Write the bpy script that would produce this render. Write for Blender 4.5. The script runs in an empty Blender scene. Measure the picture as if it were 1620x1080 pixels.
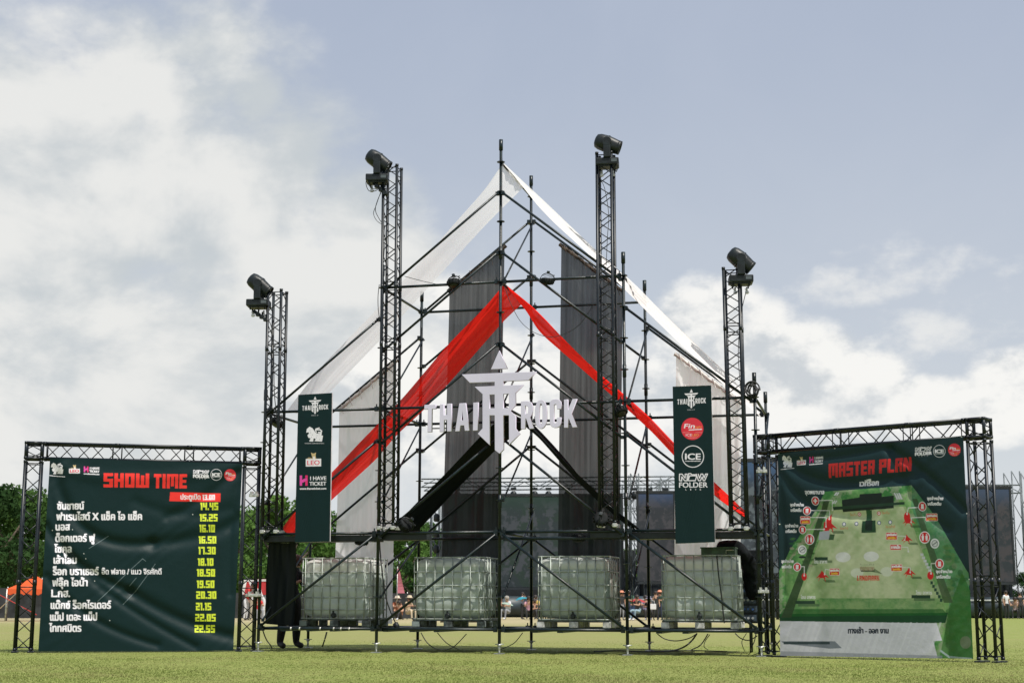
import bpy, bmesh, math, random
import numpy as np
from mathutils import Vector, Matrix, noise
R = math.radians
scene = bpy.context.scene
col = scene.collection
random.seed(7)
# ------------------------------------------------------------------ camera
F_PX, CX, CY, CZ = 2367.47, 5.8769, -22.8523, 0.7563
YAW, PITCH, ROLL = -0.2438, 0.1737, 0.0019
fw = Vector((math.sin(YAW)*math.cos(PITCH), math.cos(YAW)*math.cos(PITCH), math.sin(PITCH)))
_rt = Vector((math.cos(YAW), -math.sin(YAW), 0)); _up = _rt.cross(fw)
rt = _rt*math.cos(ROLL)+_up*math.sin(ROLL); up = -_rt*math.sin(ROLL)+_up*math.cos(ROLL)
cam_loc = Vector((CX, CY, CZ))
cd = bpy.data.cameras.new('camera'); cam = bpy.data.objects.new('camera', cd); col.objects.link(cam)
cam.matrix_world = Matrix.Translation(cam_loc) @ Matrix((rt, up, -fw)).transposed().to_4x4()
cd.sensor_width = 36; cd.lens = 36*F_PX/1620; cd.clip_end = 3000; cd.clip_start = 0.1
cd.dof.use_dof = True; cd.dof.focus_distance = 24; cd.dof.aperture_fstop = 4.0
scene.camera = cam
def ray(px, py):
    return fw + rt*((px-810)/F_PX) + up*((540-py)/F_PX)
def at(px, py, Y):
    d = ray(px, py); t = (Y-CY)/d.y
    return cam_loc + d*t
def ground(px, py, z=0.0):
    d = ray(px, py); t = (z-CZ)/d.z
    return cam_loc + d*t
def at_depth(px, py, D):
    return cam_loc + ray(px, py)*D
def foot(px, D, z=0.0):          # ground point below pixel column px at depth D
    p = at_depth(px, 955, D); return Vector((p.x, p.y, z))
# ------------------------------------------------------------------ sun + world
SUN = Vector((0.42, -0.28, 0.86)).normalized()
sl = bpy.data.lights.new('sun', 'SUN'); sl.energy = 4.5; sl.angle = R(0.6); sl.color = (1, .95, .86)
so = bpy.data.objects.new('sun', sl); col.objects.link(so); so.rotation_euler = SUN.to_track_quat('Z', 'Y').to_euler()
so.location = (20, -10, 40)
scene.view_settings.view_transform = 'Standard'; scene.view_settings.look = 'None'
scene.view_settings.exposure = 0.24; scene.view_settings.gamma = 1
W = bpy.data.worlds.new('World'); scene.world = W; W.use_nodes = True
nt = W.node_tree; N = nt.nodes; N.clear()
class G:                                   # small expression helper for node graphs
    def __init__(s, nt): s.nt = nt
    def node(s, t, **k):
        n = s.nt.nodes.new(t)
        for a, b in k.items(): setattr(n, a, b)
        return n
    def link(s, a, sock):
        if isinstance(a, (int, float)): sock.default_value = a
        elif isinstance(a, (tuple, list)): sock.default_value = tuple(a)+((1,) if len(a) == 3 and sock.type == 'RGBA' else ())
        else: s.nt.links.new(a, sock)
    def m(s, op, a, b=0.0, c=None, clamp=False):
        n = s.node('ShaderNodeMath', operation=op, use_clamp=clamp); s.link(a, n.inputs[0]); s.link(b, n.inputs[1])
        if c is not None: s.link(c, n.inputs[2])
        return n.outputs[0]
    def noise(s, vec, scale, detail=5, rough=.55, dist=0.0, dim='3D', lac=2.0):
        n = s.node('ShaderNodeTexNoise', noise_dimensions=dim)
        if vec is not None: s.nt.links.new(vec, n.inputs['Vector'])
        n.inputs['Scale'].default_value = scale; n.inputs['Detail'].default_value = detail
        n.inputs['Roughness'].default_value = rough; n.inputs['Distortion'].default_value = dist
        return n.outputs['Fac']
    def ss(s, v, a, b, c=0.0, d=1.0):
        n = s.node('ShaderNodeMapRange', interpolation_type='SMOOTHSTEP'); s.link(v, n.inputs[0])
        for i, x in enumerate((a, b, c, d)): n.inputs[i+1].default_value = x
        return n.outputs[0]
    def mix(s, f, a, b):
        n = s.node('ShaderNodeMix', data_type='RGBA'); s.link(f, n.inputs[0]); s.link(a, n.inputs[6]); s.link(b, n.inputs[7])
        return n.outputs[2]
    def comb(s, x, y, z):
        n = s.node('ShaderNodeCombineXYZ')
        for i, v in enumerate((x, y, z)): s.link(v, n.inputs[i])
        return n.outputs[0]
g = G(nt)
SKY_S = 0.1
sky = g.node('ShaderNodeTexSky', sky_type='NISHITA', sun_disc=False)
sky.sun_elevation = math.asin(SUN.z); sky.sun_rotation = math.atan2(SUN.x, SUN.y)
sky.air_density = 1.0; sky.dust_density = 2.5; sky.ozone_density = 1.5; sky.altitude = 0
tc = g.node('ShaderNodeTexCoord'); sep = g.node('ShaderNodeSeparateXYZ'); nt.links.new(tc.outputs['Generated'], sep.inputs[0])
X, Y_, Z = sep.outputs
az = g.m('ARCTAN2', X, Y_)                                    # world azimuth (north = +Y)
el = g.m('ARCSINE', Z)
def azel(px, py):
    d = ray(px, py).normalized(); return math.atan2(d.x, d.y), math.asin(d.z)
def field(du, dv):
    v = g.comb(g.m('ADD', az, du), g.m('MULTIPLY', g.m('ADD', el, dv), 1.5), 0.0)
    a_ = g.noise(v, 7.0, 9, .58, .25); b_ = g.noise(v, 21.0, 7, .62)
    return v, a_, g.m('ADD', g.m('MULTIPLY', g.m('SUBTRACT', a_, .5), 2.4), g.m('MULTIPLY', g.m('SUBTRACT', b_, .5), 1.5))
vec, n1, pert = field(0.0, 0.0)
_, n1b, pertb = field(.012, .022)
vb = g.comb(az, g.m('MULTIPLY', el, 1.5), 2.2); nb = g.noise(vb, 6.2, 9, .55, .3); vb2 = g.comb(g.m('ADD', az, .02), g.m('MULTIPLY', g.m('ADD', el, .035), 1.5), 2.2); nb2 = g.noise(vb2, 6.2, 9, .55, .3)
pert_b = g.m('ADD', g.m('MULTIPLY', g.m('SUBTRACT', nb, .5), 2.6), g.m('MULTIPLY', pert, .30)); relief_b = g.m('MULTIPLY', g.m('SUBTRACT', nb, nb2), 4.2)
relief = g.m('SUBTRACT', pert, pertb)                       # thinner towards the sun = bright rim, thicker = grey heart
n3 = g.noise(vec, 3.0, 4, .5)
def lobes(L):
    out = None
    for px, py, rx, ry in L:
        a, e = azel(px, py); u = g.m('DIVIDE', g.m('SUBTRACT', az, a), rx/F_PX); v = g.m('DIVIDE', g.m('SUBTRACT', el, e), ry/F_PX)
        d = g.m('SUBTRACT', 1.0, g.m('ADD', g.m('MULTIPLY', u, u), g.m('MULTIPLY', v, v)))
        out = d if out is None else g.m('MAXIMUM', out, d)
    return out
big = g.m('MAXIMUM', lobes([(40, 290, 420, 290), (250, 110, 210, 170), (330, 300, 280, 190), (470, 250, 90, 80), (560, 330, 120, 90), (400, 150, 60, 70), (180, 620, 600, 290), (620, 420, 80, 90)]), -3)
cum = g.m('MAXIMUM', lobes([(1140, 530, 130, 100), (1200, 590, 230, 95), (1330, 600, 120, 60), (1460, 650, 420, 60), (1620, 600, 100, 60),
                            (740, 470, 90, 50), (850, 640, 400, 130)]), -3)
wisp = g.m('MAXIMUM', lobes([(1470, 428, 170, 60), (1340, 450, 130, 40), (1490, 522, 150, 50), (1560, 480, 90, 40)]), -3)
dens_b = g.ss(g.m('ADD', big, g.m('ADD', g.m('MULTIPLY', pert_b, 1.35), g.m('MULTIPLY', pert, .45))), -.55, .70)
dens_c = g.ss(g.m('ADD', cum, g.m('MULTIPLY', pert, .85)), -.05, .60)
dens_w = g.m('MULTIPLY', g.ss(g.m('ADD', wisp, g.m('MULTIPLY', pert, 2.2)), .15, 1.5), .85)
lite = g.ss(g.m('ADD', g.m('ADD', relief_b, g.m('MULTIPLY', relief, .30)), g.m('MULTIPLY', g.m('SUBTRACT', n3, .5), 1.6)), -.60, .50)
cb = g.mix(lite, (.49, .525, .545), (.71, .71, .69))
cc = g.mix(g.ss(g.m('ADD', relief, g.m('MULTIPLY', g.m('SUBTRACT', n3, .5), .6)), -.45, .15), (.52, .55, .575), (.82, .81, .78))
skymul = g.node('ShaderNodeMix', data_type='RGBA', blend_type='MULTIPLY'); skymul.inputs[0].default_value = 1
nt.links.new(sky.outputs[0], skymul.inputs[6]); skymul.inputs[7].default_value = (SKY_S, SKY_S, SKY_S, 1)
veiln = g.ss(g.noise(vec, 3.2, 5, .6, .6), .3, .75, .84, .95)
base = g.mix(veiln, skymul.outputs[2], g.mix(g.ss(el, .05, .42), (.55, .585, .625), (.385, .435, .535)))
hz = g.ss(el, 0.0, .16, .72, 0.0)
base = g.mix(hz, base, (.64, .665, .675))
c1 = g.mix(g.m('MULTIPLY', dens_b, .93), base, cb)
c2 = g.mix(g.m('MULTIPLY', dens_c, .9), c1, cc); c2 = g.mix(dens_w, c2, (.70, .705, .70))
bg = g.node('ShaderNodeBackground'); nt.links.new(c2, bg.inputs[0]); bg.inputs[1].default_value = 1.0
# background strength kept at the sky's own 0.1: colours above are divided back
dv = g.node('ShaderNodeMix', data_type='RGBA', blend_type='DIVIDE'); dv.inputs[0].default_value = 1
nt.links.new(c2, dv.inputs[6]); dv.inputs[7].default_value = (SKY_S, SKY_S, SKY_S, 1); nt.links.new(dv.outputs[2], bg.inputs[0]); bg.inputs[1].default_value = SKY_S
wo = g.node('ShaderNodeOutputWorld'); nt.links.new(bg.outputs[0], wo.inputs[0])
W.cycles.sampling_method = 'MANUAL'; W.cycles.sample_map_resolution = 512
scene.cycles.use_denoising = True
scene.cycles.max_bounces = 8; scene.cycles.transparent_max_bounces = 24
# ------------------------------------------------------------------ materials
MATS = {}
def mat(name, c, rough=.6, metal=0.0, var=.15, scale=3.0, spec=.5, bump=0.0, bscale=30.0, c2=None):
    if name in MATS: return MATS[name]
    m = bpy.data.materials.new(name); m.use_nodes = True; q = G(m.node_tree)
    b = m.node_tree.nodes['Principled BSDF']
    t = q.node('ShaderNodeTexCoord'); v = t.outputs['Object']
    f = q.noise(v, scale, 4, .6)
    d2 = c2 or tuple(x*(1-var*1.6) for x in c)
    q.link(q.mix(q.ss(f, .35, .65), tuple(min(1, x*(1+var)) for x in c), d2), b.inputs['Base Color'])
    b.inputs['Roughness'].default_value = rough; b.inputs['Metallic'].default_value = metal
    b.inputs['Specular IOR Level'].default_value = spec
    if bump:
        bn = q.node('ShaderNodeBump'); bn.inputs['Strength'].default_value = bump; q.link(q.noise(v, bscale, 4, .6), bn.inputs['Height'])
        bn.inputs['Distance'].default_value = .02
        m.node_tree.links.new(bn.outputs[0], b.inputs['Normal'])
    MATS[name] = m; return m
def cloth(name, c, alpha=.5, trans=.5, c2=None, scale=6.0, rough=.9, streak=(1, 1, 1), av=.05, sheen=.03):
    m = bpy.data.materials.new(name); m.use_nodes = True; n = m.node_tree; q = G(n); n.nodes.clear()
    t = q.node('ShaderNodeTexCoord'); mp = q.node('ShaderNodeMapping'); n.links.new(t.outputs['UV'], mp.inputs[0]); mp.inputs['Scale'].default_value = streak
    f = q.noise(mp.outputs[0], scale, 5, .6)
    cc_ = q.mix(f, c, c2 or tuple(x*.75 for x in c))
    d = q.node('ShaderNodeBsdfDiffuse'); tl = q.node('ShaderNodeBsdfTranslucent'); tr = q.node('ShaderNodeBsdfTransparent')
    q.link(cc_, d.inputs[0]); q.link(cc_, tl.inputs[0])
    a = q.node('ShaderNodeMixShader'); a.inputs[0].default_value = trans; n.links.new(d.outputs[0], a.inputs[1]); n.links.new(tl.outputs[0], a.inputs[2])
    gl = q.node('ShaderNodeBsdfGlossy'); gl.inputs['Roughness'].default_value = .45; gl.inputs[0].default_value = (1, 1, 1, 1)
    a2 = q.node('ShaderNodeMixShader'); a2.inputs[0].default_value = sheen; n.links.new(a.outputs[0], a2.inputs[1]); n.links.new(gl.outputs[0], a2.inputs[2])
    o = q.node('ShaderNodeOutputMaterial')
    if alpha < 1:
        b = q.node('ShaderNodeMixShader'); q.link(q.ss(f, .3, .7, max(0, alpha-av), min(1, alpha+av)), b.inputs[0])
        n.links.new(tr.outputs[0], b.inputs[1]); n.links.new(a2.outputs[0], b.inputs[2]); n.links.new(b.outputs[0], o.inputs[0])
    else: n.links.new(a2.outputs[0], o.inputs[0])
    MATS[name] = m; return m
def printmat():
    m = bpy.data.materials.new('printed_vinyl'); m.use_nodes = True; q = G(m.node_tree); b = m.node_tree.nodes['Principled BSDF']
    a = q.node('ShaderNodeAttribute', attribute_name='Print'); t = q.node('ShaderNodeTexCoord')
    f = q.noise(t.outputs['Object'], 1.7, 6, .65)
    mx = q.node('ShaderNodeMix', data_type='RGBA', blend_type='MULTIPLY'); mx.inputs[0].default_value = 1
    q.link(a.outputs['Color'], mx.inputs[6]); q.link(q.mix(f, (.86, .86, .86), (1.1, 1.1, 1.1)), mx.inputs[7]); q.link(mx.outputs[2], b.inputs['Base Color'])
    b.inputs['Roughness'].default_value = .52; b.inputs['Specular IOR Level'].default_value = .2
    bn = q.node('ShaderNodeBump'); bn.inputs['Strength'].default_value = .35; bn.inputs['Distance'].default_value = .01
    q.link(q.noise(t.outputs['Object'], 9, 4, .55), bn.inputs['Height']); m.node_tree.links.new(bn.outputs[0], b.inputs['Normal'])
    return m
STEEL = mat('dark_painted_steel', (.0045, .0125, .0155), .36, 0.0, .3, 9, .42, .1, 60)
TRUSS = mat('dark_truss_paint', (.006, .0105, .0155), .38, .0, .3, 7, .38)
LATT = mat('lattice_paint', (.010, .013, .017), .38, .0, .4, 11, .45)
GALV = mat('galvanised_steel', (.42, .44, .42), .42, .75, .2, 14)
CAGE = mat('cage_wire_steel', (.36, .40, .37), .5, .25, .25, 6)
SILV = mat('clamp_aluminium', (.55, .55, .53), .4, .6, .2, 20)
BLACKP = mat('black_plastic', (.009, .014, .016), .42, 0, .3, 8, .38, .2, 40)
BLK = mat('black_cable_rubber', (.012, .013, .014), .55, 0, .2)
WHITEP = mat('white_sign_board', (.60, .57, .71), .5, 0, .03, 2)
LENS = mat('lamp_lens_glass', (.55, .57, .56), .1, .5, .1)
CLOTHW = cloth('white_sheer_fabric', (.92, .91, .91), .80, .66, (.88, .87, .87), 3, streak=(5, .7, 1), av=.03)
CLOTHW2 = cloth('white_curtain_fabric', (.95, .94, .98), .94, .45, (.91, .90, .95), 3, streak=(3, .4, 1), av=.03)
CLOTHG = cloth('black_sheer_curtain_fabric', (.016, .021, .024), .925, .15, (.010, .014, .016), 4, streak=(4, .4, 1), av=.03)
CLOTHR = cloth('red_fabric', (.92, .022, .014), .98, .58, (.84, .014, .010), 4, streak=(6, .5, 1), av=.03)
CLOTHB = cloth('black_fabric', (.012, .016, .018), 1.0, .06, (.007, .010, .011), 5, streak=(6, .6, 1), sheen=.01)
PRINT = printmat()
# ------------------------------------------------------------------ object helpers
def tag(o, label=None, cat=None, group=None, kind=None):
    for k, v in (('label', label), ('category', cat), ('group', group), ('kind', kind)):
        if v: o[k] = v
    return o
def empty(name, loc=(0, 0, 0), rz=0.0, label=None, cat=None, group=None):
    o = bpy.data.objects.new(name, None); col.objects.link(o); o.location = loc; o.rotation_euler = (0, 0, rz); o.empty_display_size = .1
    return tag(o, label, cat, group)
def mesh_obj(name, me, m=None, parent=None):
    o = bpy.data.objects.new(name, me); col.objects.link(o)
    if m is not None:
        for x in (m if isinstance(m, (list, tuple)) else [m]): me.materials.append(x)
    if parent is not None: o.parent = parent
    return o
def perp(d):
    d = d.normalized(); a = Vector((0, 0, 1)) if abs(d.z) < .9 else Vector((1, 0, 0))
    u = d.cross(a).normalized(); return u, d.cross(u).normalized()
class MB:
    def __init__(s): s.v = []; s.f = []; s.sm = []; s.mi = []
    def add(s, vs, fs, smooth=False, mi=0):
        o = len(s.v); s.v += [tuple(v) for v in vs]
        for f in fs: s.f.append(tuple(i+o for i in f)); s.sm.append(smooth); s.mi.append(mi)
        return s
    def tube(s, a, b, r, n=8, r2=None, mi=0):
        a = Vector(a); b = Vector(b); r2 = r if r2 is None else r2
        u, w = perp(b-a); o = len(s.v)
        for p, q in ((a, r), (b, r2)):
            for i in range(n):
                t = 2*math.pi*i/n; s.v.append(tuple(p+u*(math.cos(t)*q)+w*(math.sin(t)*q)))
        for i in range(n):
            j = (i+1) % n; s.f.append((o+i, o+j, o+n+j, o+n+i)); s.sm.append(True); s.mi.append(mi)
        s.f.append(tuple(o+i for i in reversed(range(n)))); s.sm.append(False); s.mi.append(mi)
        s.f.append(tuple(o+n+i for i in range(n))); s.sm.append(False); s.mi.append(mi)
        return s
    def path(s, pts, r, n=6, mi=0):
        pts = [Vector(p) for p in pts]; o = len(s.v); k = len(pts)
        for i, p in enumerate(pts):
            d = (pts[min(i+1, k-1)]-pts[max(i-1, 0)]); u, w = perp(d)
            for j in range(n):
                t = 2*math.pi*j/n; s.v.append(tuple(p+u*(math.cos(t)*r)+w*(math.sin(t)*r)))
        for i in range(k-1):
            for j in range(n):
                q = (j+1) % n; s.f.append((o+i*n+j, o+i*n+q, o+(i+1)*n+q, o+(i+1)*n+j)); s.sm.append(True); s.mi.append(mi)
        return s
    def box(s, c, d, rot=None, mi=0, ch=0.0):
        c = Vector(c); h = [x/2 for x in d]
        if ch <= 0:
            vs = [Vector((x*h[0], y*h[1], z*h[2])) for x in (-1, 1) for y in (-1, 1) for z in (-1, 1)]
            fs = [(0, 1, 3, 2), (4, 6, 7, 5), (0, 4, 5, 1), (2, 3, 7, 6), (0, 2, 6, 4), (1, 5, 7, 3)]
        else:
            bm = bmesh.new(); bmesh.ops.create_cube(bm, size=1)
            for v in bm.verts: v.co = Vector((v.co.x*d[0], v.co.y*d[1], v.co.z*d[2]))
            bmesh.ops.bevel(bm, geom=list(bm.edges), offset=ch, segments=2, affect='EDGES', profile=.6)
            bm.verts.index_update(); vs = [v.co.copy() for v in bm.verts]; fs = [tuple(v.index for v in f.verts) for f in bm.faces]; bm.free()
        if rot is not None: vs = [rot @ v for v in vs]
        return s.add([v+c for v in vs], fs, False, mi)
    def lathe(s, c, axis, prof, n=20, mi=0, smooth=True, sq=0.0, cap=True):
        c = Vector(c); ax = Vector(axis).normalized(); u, w = perp(ax); o = len(s.v)
        for r, h in prof:
            for i in range(n):
                t = 2*math.pi*i/n; k = 1+sq*(abs(math.sin(2*t)))*.5
                s.v.append(tuple(c+ax*h+u*(math.cos(t)*r*k)+w*(math.sin(t)*r*k)))
        for a in range(len(prof)-1):
            for i in range(n):
                j = (i+1) % n; s.f.append((o+a*n+i, o+a*n+j, o+(a+1)*n+j, o+(a+1)*n+i)); s.sm.append(smooth); s.mi.append(mi)
        if cap:
            s.f.append(tuple(o+i for i in reversed(range(n)))); s.sm.append(False); s.mi.append(mi)
            k = o+(len(prof)-1)*n; s.f.append(tuple(k+i for i in range(n))); s.sm.append(False); s.mi.append(mi)
        return s
    def build(s, name, m, parent=None, world=None, origin=None):
        """parent: part of that thing.  world=Empty location to subtract (verts given in world space)"""
        vs = s.v
        if world is not None: vs = [(x-world[0], y-world[1], z-world[2]) for x, y, z in vs]
        if origin is not None: vs = [(x-origin[0], y-origin[1], z-origin[2]) for x, y, z in vs]
        me = bpy.data.meshes.new(name); me.from_pydata(vs, [], s.f)
        me.polygons.foreach_set('use_smooth', s.sm); me.polygons.foreach_set('material_index', s.mi); me.update()
        o = mesh_obj(name, me, m, parent)
        if origin is not None: o.location = origin
        return o
def copy_tree(o, parent=None):
    c = o.copy(); col.objects.link(c); c.parent = parent
    for ch in list(o.children): copy_tree(ch, c)
    return c
# ------------------------------------------------------------------ ground
def make_ground():
    me = bpy.data.meshes.new('ground'); xs = [-1500, -300, -120, -60, -30, -15, 0, 15, 30, 60, 120, 300, 1500]; ys = [-60, -30, -15, 0, 15, 30, 60, 90, 130, 300, 1800]
    vs = [(x, y, 0) for y in ys for x in xs]; k = len(xs)
    fs = [(j*k+i, j*k+i+1, (j+1)*k+i+1, (j+1)*k+i) for j in range(len(ys)-1) for i in range(k-1)]
    me.from_pydata(vs, [], fs)
    m = bpy.data.materials.new('lawn_soil'); m.use_nodes = True; q = G(m.node_tree); b = m.node_tree.nodes['Principled BSDF']
    t = q.node('ShaderNodeTexCoord'); v = t.outputs['Object']; sp = q.node('ShaderNodeSeparateXYZ'); m.node_tree.links.new(v, sp.inputs[0])
    f1 = q.noise(v, .35, 6, .6); f2 = q.noise(v, 2.3, 6, .65); f3 = q.noise(v, 45, 3, .6)
    green = q.mix(q.ss(f2, .3, .7), (.19, .235, .06), (.26, .29, .09)); straw = q.mix(f2, (.30, .27, .125), (.215, .225, .08))
    # trampled dry belt between the near lawn and the stage field, greener to the right
    belt = q.m('MULTIPLY', q.ss(sp.outputs[1], 0.0, 9.0), q.ss(q.m('SUBTRACT', sp.outputs[0], q.m('MULTIPLY', sp.outputs[1], -.14)), 16, -1))
    far = q.ss(sp.outputs[1], 20, 45)
    k2 = q.m('ADD', q.m('MULTIPLY', belt, .75), q.m('MULTIPLY', q.m('SUBTRACT', f1, .5), 2.0), clamp=True)
    c = q.mix(k2, green, straw)
    c = q.mix(q.m('MULTIPLY', far, q.m('MULTIPLY', belt, .8)), c, (.44, .365, .24))
    c = q.mix(q.m('MULTIPLY', q.ss(f3, .35, .7), .35), c, (.10, .12, .03))
    q.link(c, b.inputs['Base Color']); b.inputs['Roughness'].default_value = .9; b.inputs['Specular IOR Level'].default_value = .15
    bn = q.node('ShaderNodeBump'); bn.inputs['Strength'].default_value = .6; bn.inputs['Distance'].default_value = .05
    q.link(q.noise(v, 60, 3, .7), bn.inputs['Height']); bn.inputs['Strength'].default_value = .3; m.node_tree.links.new(bn.outputs[0], b.inputs['Normal'])
    o = mesh_obj('ground', me, m); tag(o, 'mown lawn with dry straw coloured patches', 'ground', kind='structure')
def make_grass():
    rng = np.random.default_rng(3); n = 190000
    D = 12.8+(rng.random(n)**1.35)*20; px = rng.uniform(-40, 1660, n)
    lat = (px-810)/F_PX*D; fwh = np.array([fw.x, fw.y]); fwh /= np.linalg.norm(fwh); rth = np.array([rt.x, rt.y]); rth /= np.linalg.norm(rth)
    keep = rng.random(n) < np.clip((33.5-D)/9, 0, 1); D = D[keep]; px = px[keep]; n = len(D); lat = (px-810)/F_PX*D
    xy = np.array([CX, CY])+np.outer(D, fwh)+np.outer(lat, rth)
    h = rng.uniform(.006, .020, n)*(1+.35*np.sin(xy[:, 0]*1.3+2*np.sin(xy[:, 1]))); h *= np.clip(1.75-D/18, .35, 1); w = rng.uniform(.003, .006, n)*(.6+D/22)
    a = rng.uniform(0, math.pi, n); lean = rng.normal(0, .012, (n, 2))
    v = np.zeros((n, 3, 3)); v[:, 0, 0] = xy[:, 0]-np.cos(a)*w; v[:, 0, 1] = xy[:, 1]-np.sin(a)*w
    v[:, 1, 0] = xy[:, 0]+np.cos(a)*w; v[:, 1, 1] = xy[:, 1]+np.sin(a)*w; v[:, 2, 0] = xy[:, 0]+lean[:, 0]; v[:, 2, 1] = xy[:, 1]+lean[:, 1]; v[:, 2, 2] = h
    me = bpy.data.meshes.new('grass'); me.vertices.add(n*3); me.vertices.foreach_set('co', v.reshape(-1)); me.loops.add(n*3); me.loops.foreach_set('vertex_index', np.arange(n*3, dtype=np.int32))
    me.polygons.add(n); me.polygons.foreach_set('loop_start', np.arange(0, n*3, 3, dtype=np.int32)); me.polygons.foreach_set('loop_total', np.full(n, 3, dtype=np.int32)); me.update()
    m = bpy.data.materials.new('grass_blade'); m.use_nodes = True; q = G(m.node_tree); b = m.node_tree.nodes['Principled BSDF']
    t = q.node('ShaderNodeTexCoord'); f = q.noise(t.outputs['Object'], .8, 6, .7); f2 = q.noise(t.outputs['Object'], 5, 6, .75)
    q.link(q.mix(q.ss(f, .4, .66), q.mix(q.ss(f2, .3, .7), (.15, .205, .045), (.27, .315, .095)), q.mix(f2, (.25, .255, .095), (.34, .315, .145))), b.inputs['Base Color'])
    b.inputs['Roughness'].default_value = .7; b.inputs['Specular IOR Level'].default_value = .15
    tl = q.node('ShaderNodeBsdfTranslucent'); cs = b.inputs['Base Color'].links[0].from_socket; m.node_tree.links.new(cs, tl.inputs[0]); mx = q.node('ShaderNodeMixShader'); mx.inputs[0].default_value = .45
    m.node_tree.links.new(b.outputs[0], mx.inputs[1]); m.node_tree.links.new(tl.outputs[0], mx.inputs[2]); m.node_tree.links.new(mx.outputs[0], m.node_tree.nodes['Material Output'].inputs[0])
    o = mesh_obj('grass', me, m); tag(o, 'short mown grass blades covering the near lawn', 'grass', kind='stuff')
make_ground(); make_grass()
# ------------------------------------------------------------------ scaffold
L_, WD = 2.004, 2.16
ZA, ZB, ZC, ZD, ZT = .37, 1.87, 3.87, 5.87, 7.87
def px_(i): return i*L_
tops = {-2: ZC, -1: ZD, 0: ZT, 1: ZD, 2: ZC}
SC = empty('scaffold', (0, 0, 0), 0, 'tall black gabled ring lock scaffold standing on the lawn between the two printed boards', 'scaffold')
def rings(mb, x, y, z1):
    z = ZA
    while z < z1+.01:
        mb.lathe((x, y, z-.006), (0, 0, 1), [(.026, 0), (.066, .002), (.066, .012), (.026, .014)], 10, smooth=False)
        z += .5
for row, y in ((0, 0.0), (1, WD)):
    for i in range(-2, 3):
        x = px_(i); zt = tops[i]; mb = MB()
        mb.tube((x, y, .16), (x, y, zt+.36), .0245, 10); mb.tube((x, y, zt+.20), (x, y, zt+.38), .033, 10)
        z = ZA+1.5+1.0
        while z < zt: mb.tube((x, y, z-.62), (x, y, z-.42), .031, 10); z += 2.0
        rings(mb, x, y, zt); post = mb.build('post', STEEL, SC)
        jb = MB(); jb.tube((x, y, .02), (x, y, .165), .019, 8); jb.box((x, y, .008), (.14, .14, .012)); jb.tube((x-.07, y, .15), (x+.07, y, .15), .008, 6); jb.lathe((x, y, .12), (0, 0, 1), [(.034, 0), (.034, .03)], 8)
        jb.build('base_jack', GALV, post)
def bar(name, a, b, r=.0225, heads=True, m=None):
    a = Vector(a); b = Vector(b); mb = MB(); d = (b-a).normalized()
    mb.tube(a+d*.045, b-d*.045, r, 8)
    if heads:
        for p, s in ((a, 1), (b, -1)):
            q = p+d*(.065*s); mb.box(q, (.06, .045, .075), d.to_track_quat('X', 'Z').to_matrix()); mb.box(q+Vector((0, 0, .035)), (.018, .012, .09))
    return mb.build(name, m or STEEL, SC)
for y in (0.0, WD):
    for z, lim in ((ZA, 2), (ZB, 2), (ZC, 2), (ZD, 1)):
        for i in range(-lim, lim): bar('ledger', (px_(i), y, z), (px_(i+1), y, z))
for z, ids in ((ZA, range(-2, 3)), (ZB, range(-2, 3)), (ZC, range(-2, 3)), (ZD, (-1, 0, 1)), (ZT, (0,))):
    for i in ids: bar('cross_bar', (px_(i), 0, z), (px_(i), WD, z))
def brace(i, j, y, z, front):
    dz = (.0, -1.6) if front else (.09, -1.5)
    if z < 2: dz = (.0, -1.5)
    o = -.055 if front else .055
    a = Vector((px_(i), y+o, z+dz[0])); b = Vector((px_(j), y+o, z+dz[1])); d = (b-a).normalized(); mb = MB()
    mb.tube(a+d*.07, b-d*.07, .021, 8)
    for p, s in ((a, 1), (b, -1)): mb.box(p+d*.06*s-Vector((0, o/2, 0)), (.055, .075, .05)); 
    mb.build('diagonal_brace', STEEL, SC)
for y, fr in ((0.0, True), (WD, False)):
    for z in (7.37, 6.37, 4.87, 3.37, ZB):
        brace(0, -1, y, z, fr); brace(0, 1, y, z, fr)
    for z in (5.37, 3.37, ZB):
        brace(-1, -2, y, z, fr); brace(1, 2, y, z, fr)
def sway(i, zb, zf, r=.016): # brace running front to back
    mb = MB(); x = px_(i)+.045; a = Vector((x, WD-.05, zb)); b = Vector((x, .05, zf)); mb.tube(a, b, r, 6)
    mb.box(a, (.03, .05, .05)); mb.box(b, (.03, .05, .05)); mb.build('sway_brace', STEEL, SC)
for i, zb, zf in ((0, 7.37, 5.9), (0, 5.37, 3.9), (0, 3.72, 2.37), (0, 2.3, .87), (-1, 5.37, 3.9), (-1, 3.87, 2.37), (-1, 1.87, .87), (1, 5.37, 3.9), (1, 3.87, 2.37), (1, 2.3, .87), (-2, 3.87, 2.37), (-2, 1.87, .5), (2, 3.87, 2.37)):
    sway(i, zb, zf)
for a_, b_ in ((-2, -1), (1, 2)):
    q = MB(); q.box(((px_(a_)+px_(b_))/2, .20, ZB-.075), (L_-.06, .34, .10), ch=.008); q.build('deck_beam', BLACKP, SC)
q = MB(); q.box((px_(-1)+.42, .18, ZB-.06), (.75, .30, .10), ch=.008); q.build('deck_beam', BLACKP, SC)
q = MB(); q.box((px_(1)-.30, .18, ZB-.06), (.55, .30, .10), ch=.008); q.build('deck_beam', BLACKP, SC)
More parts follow.
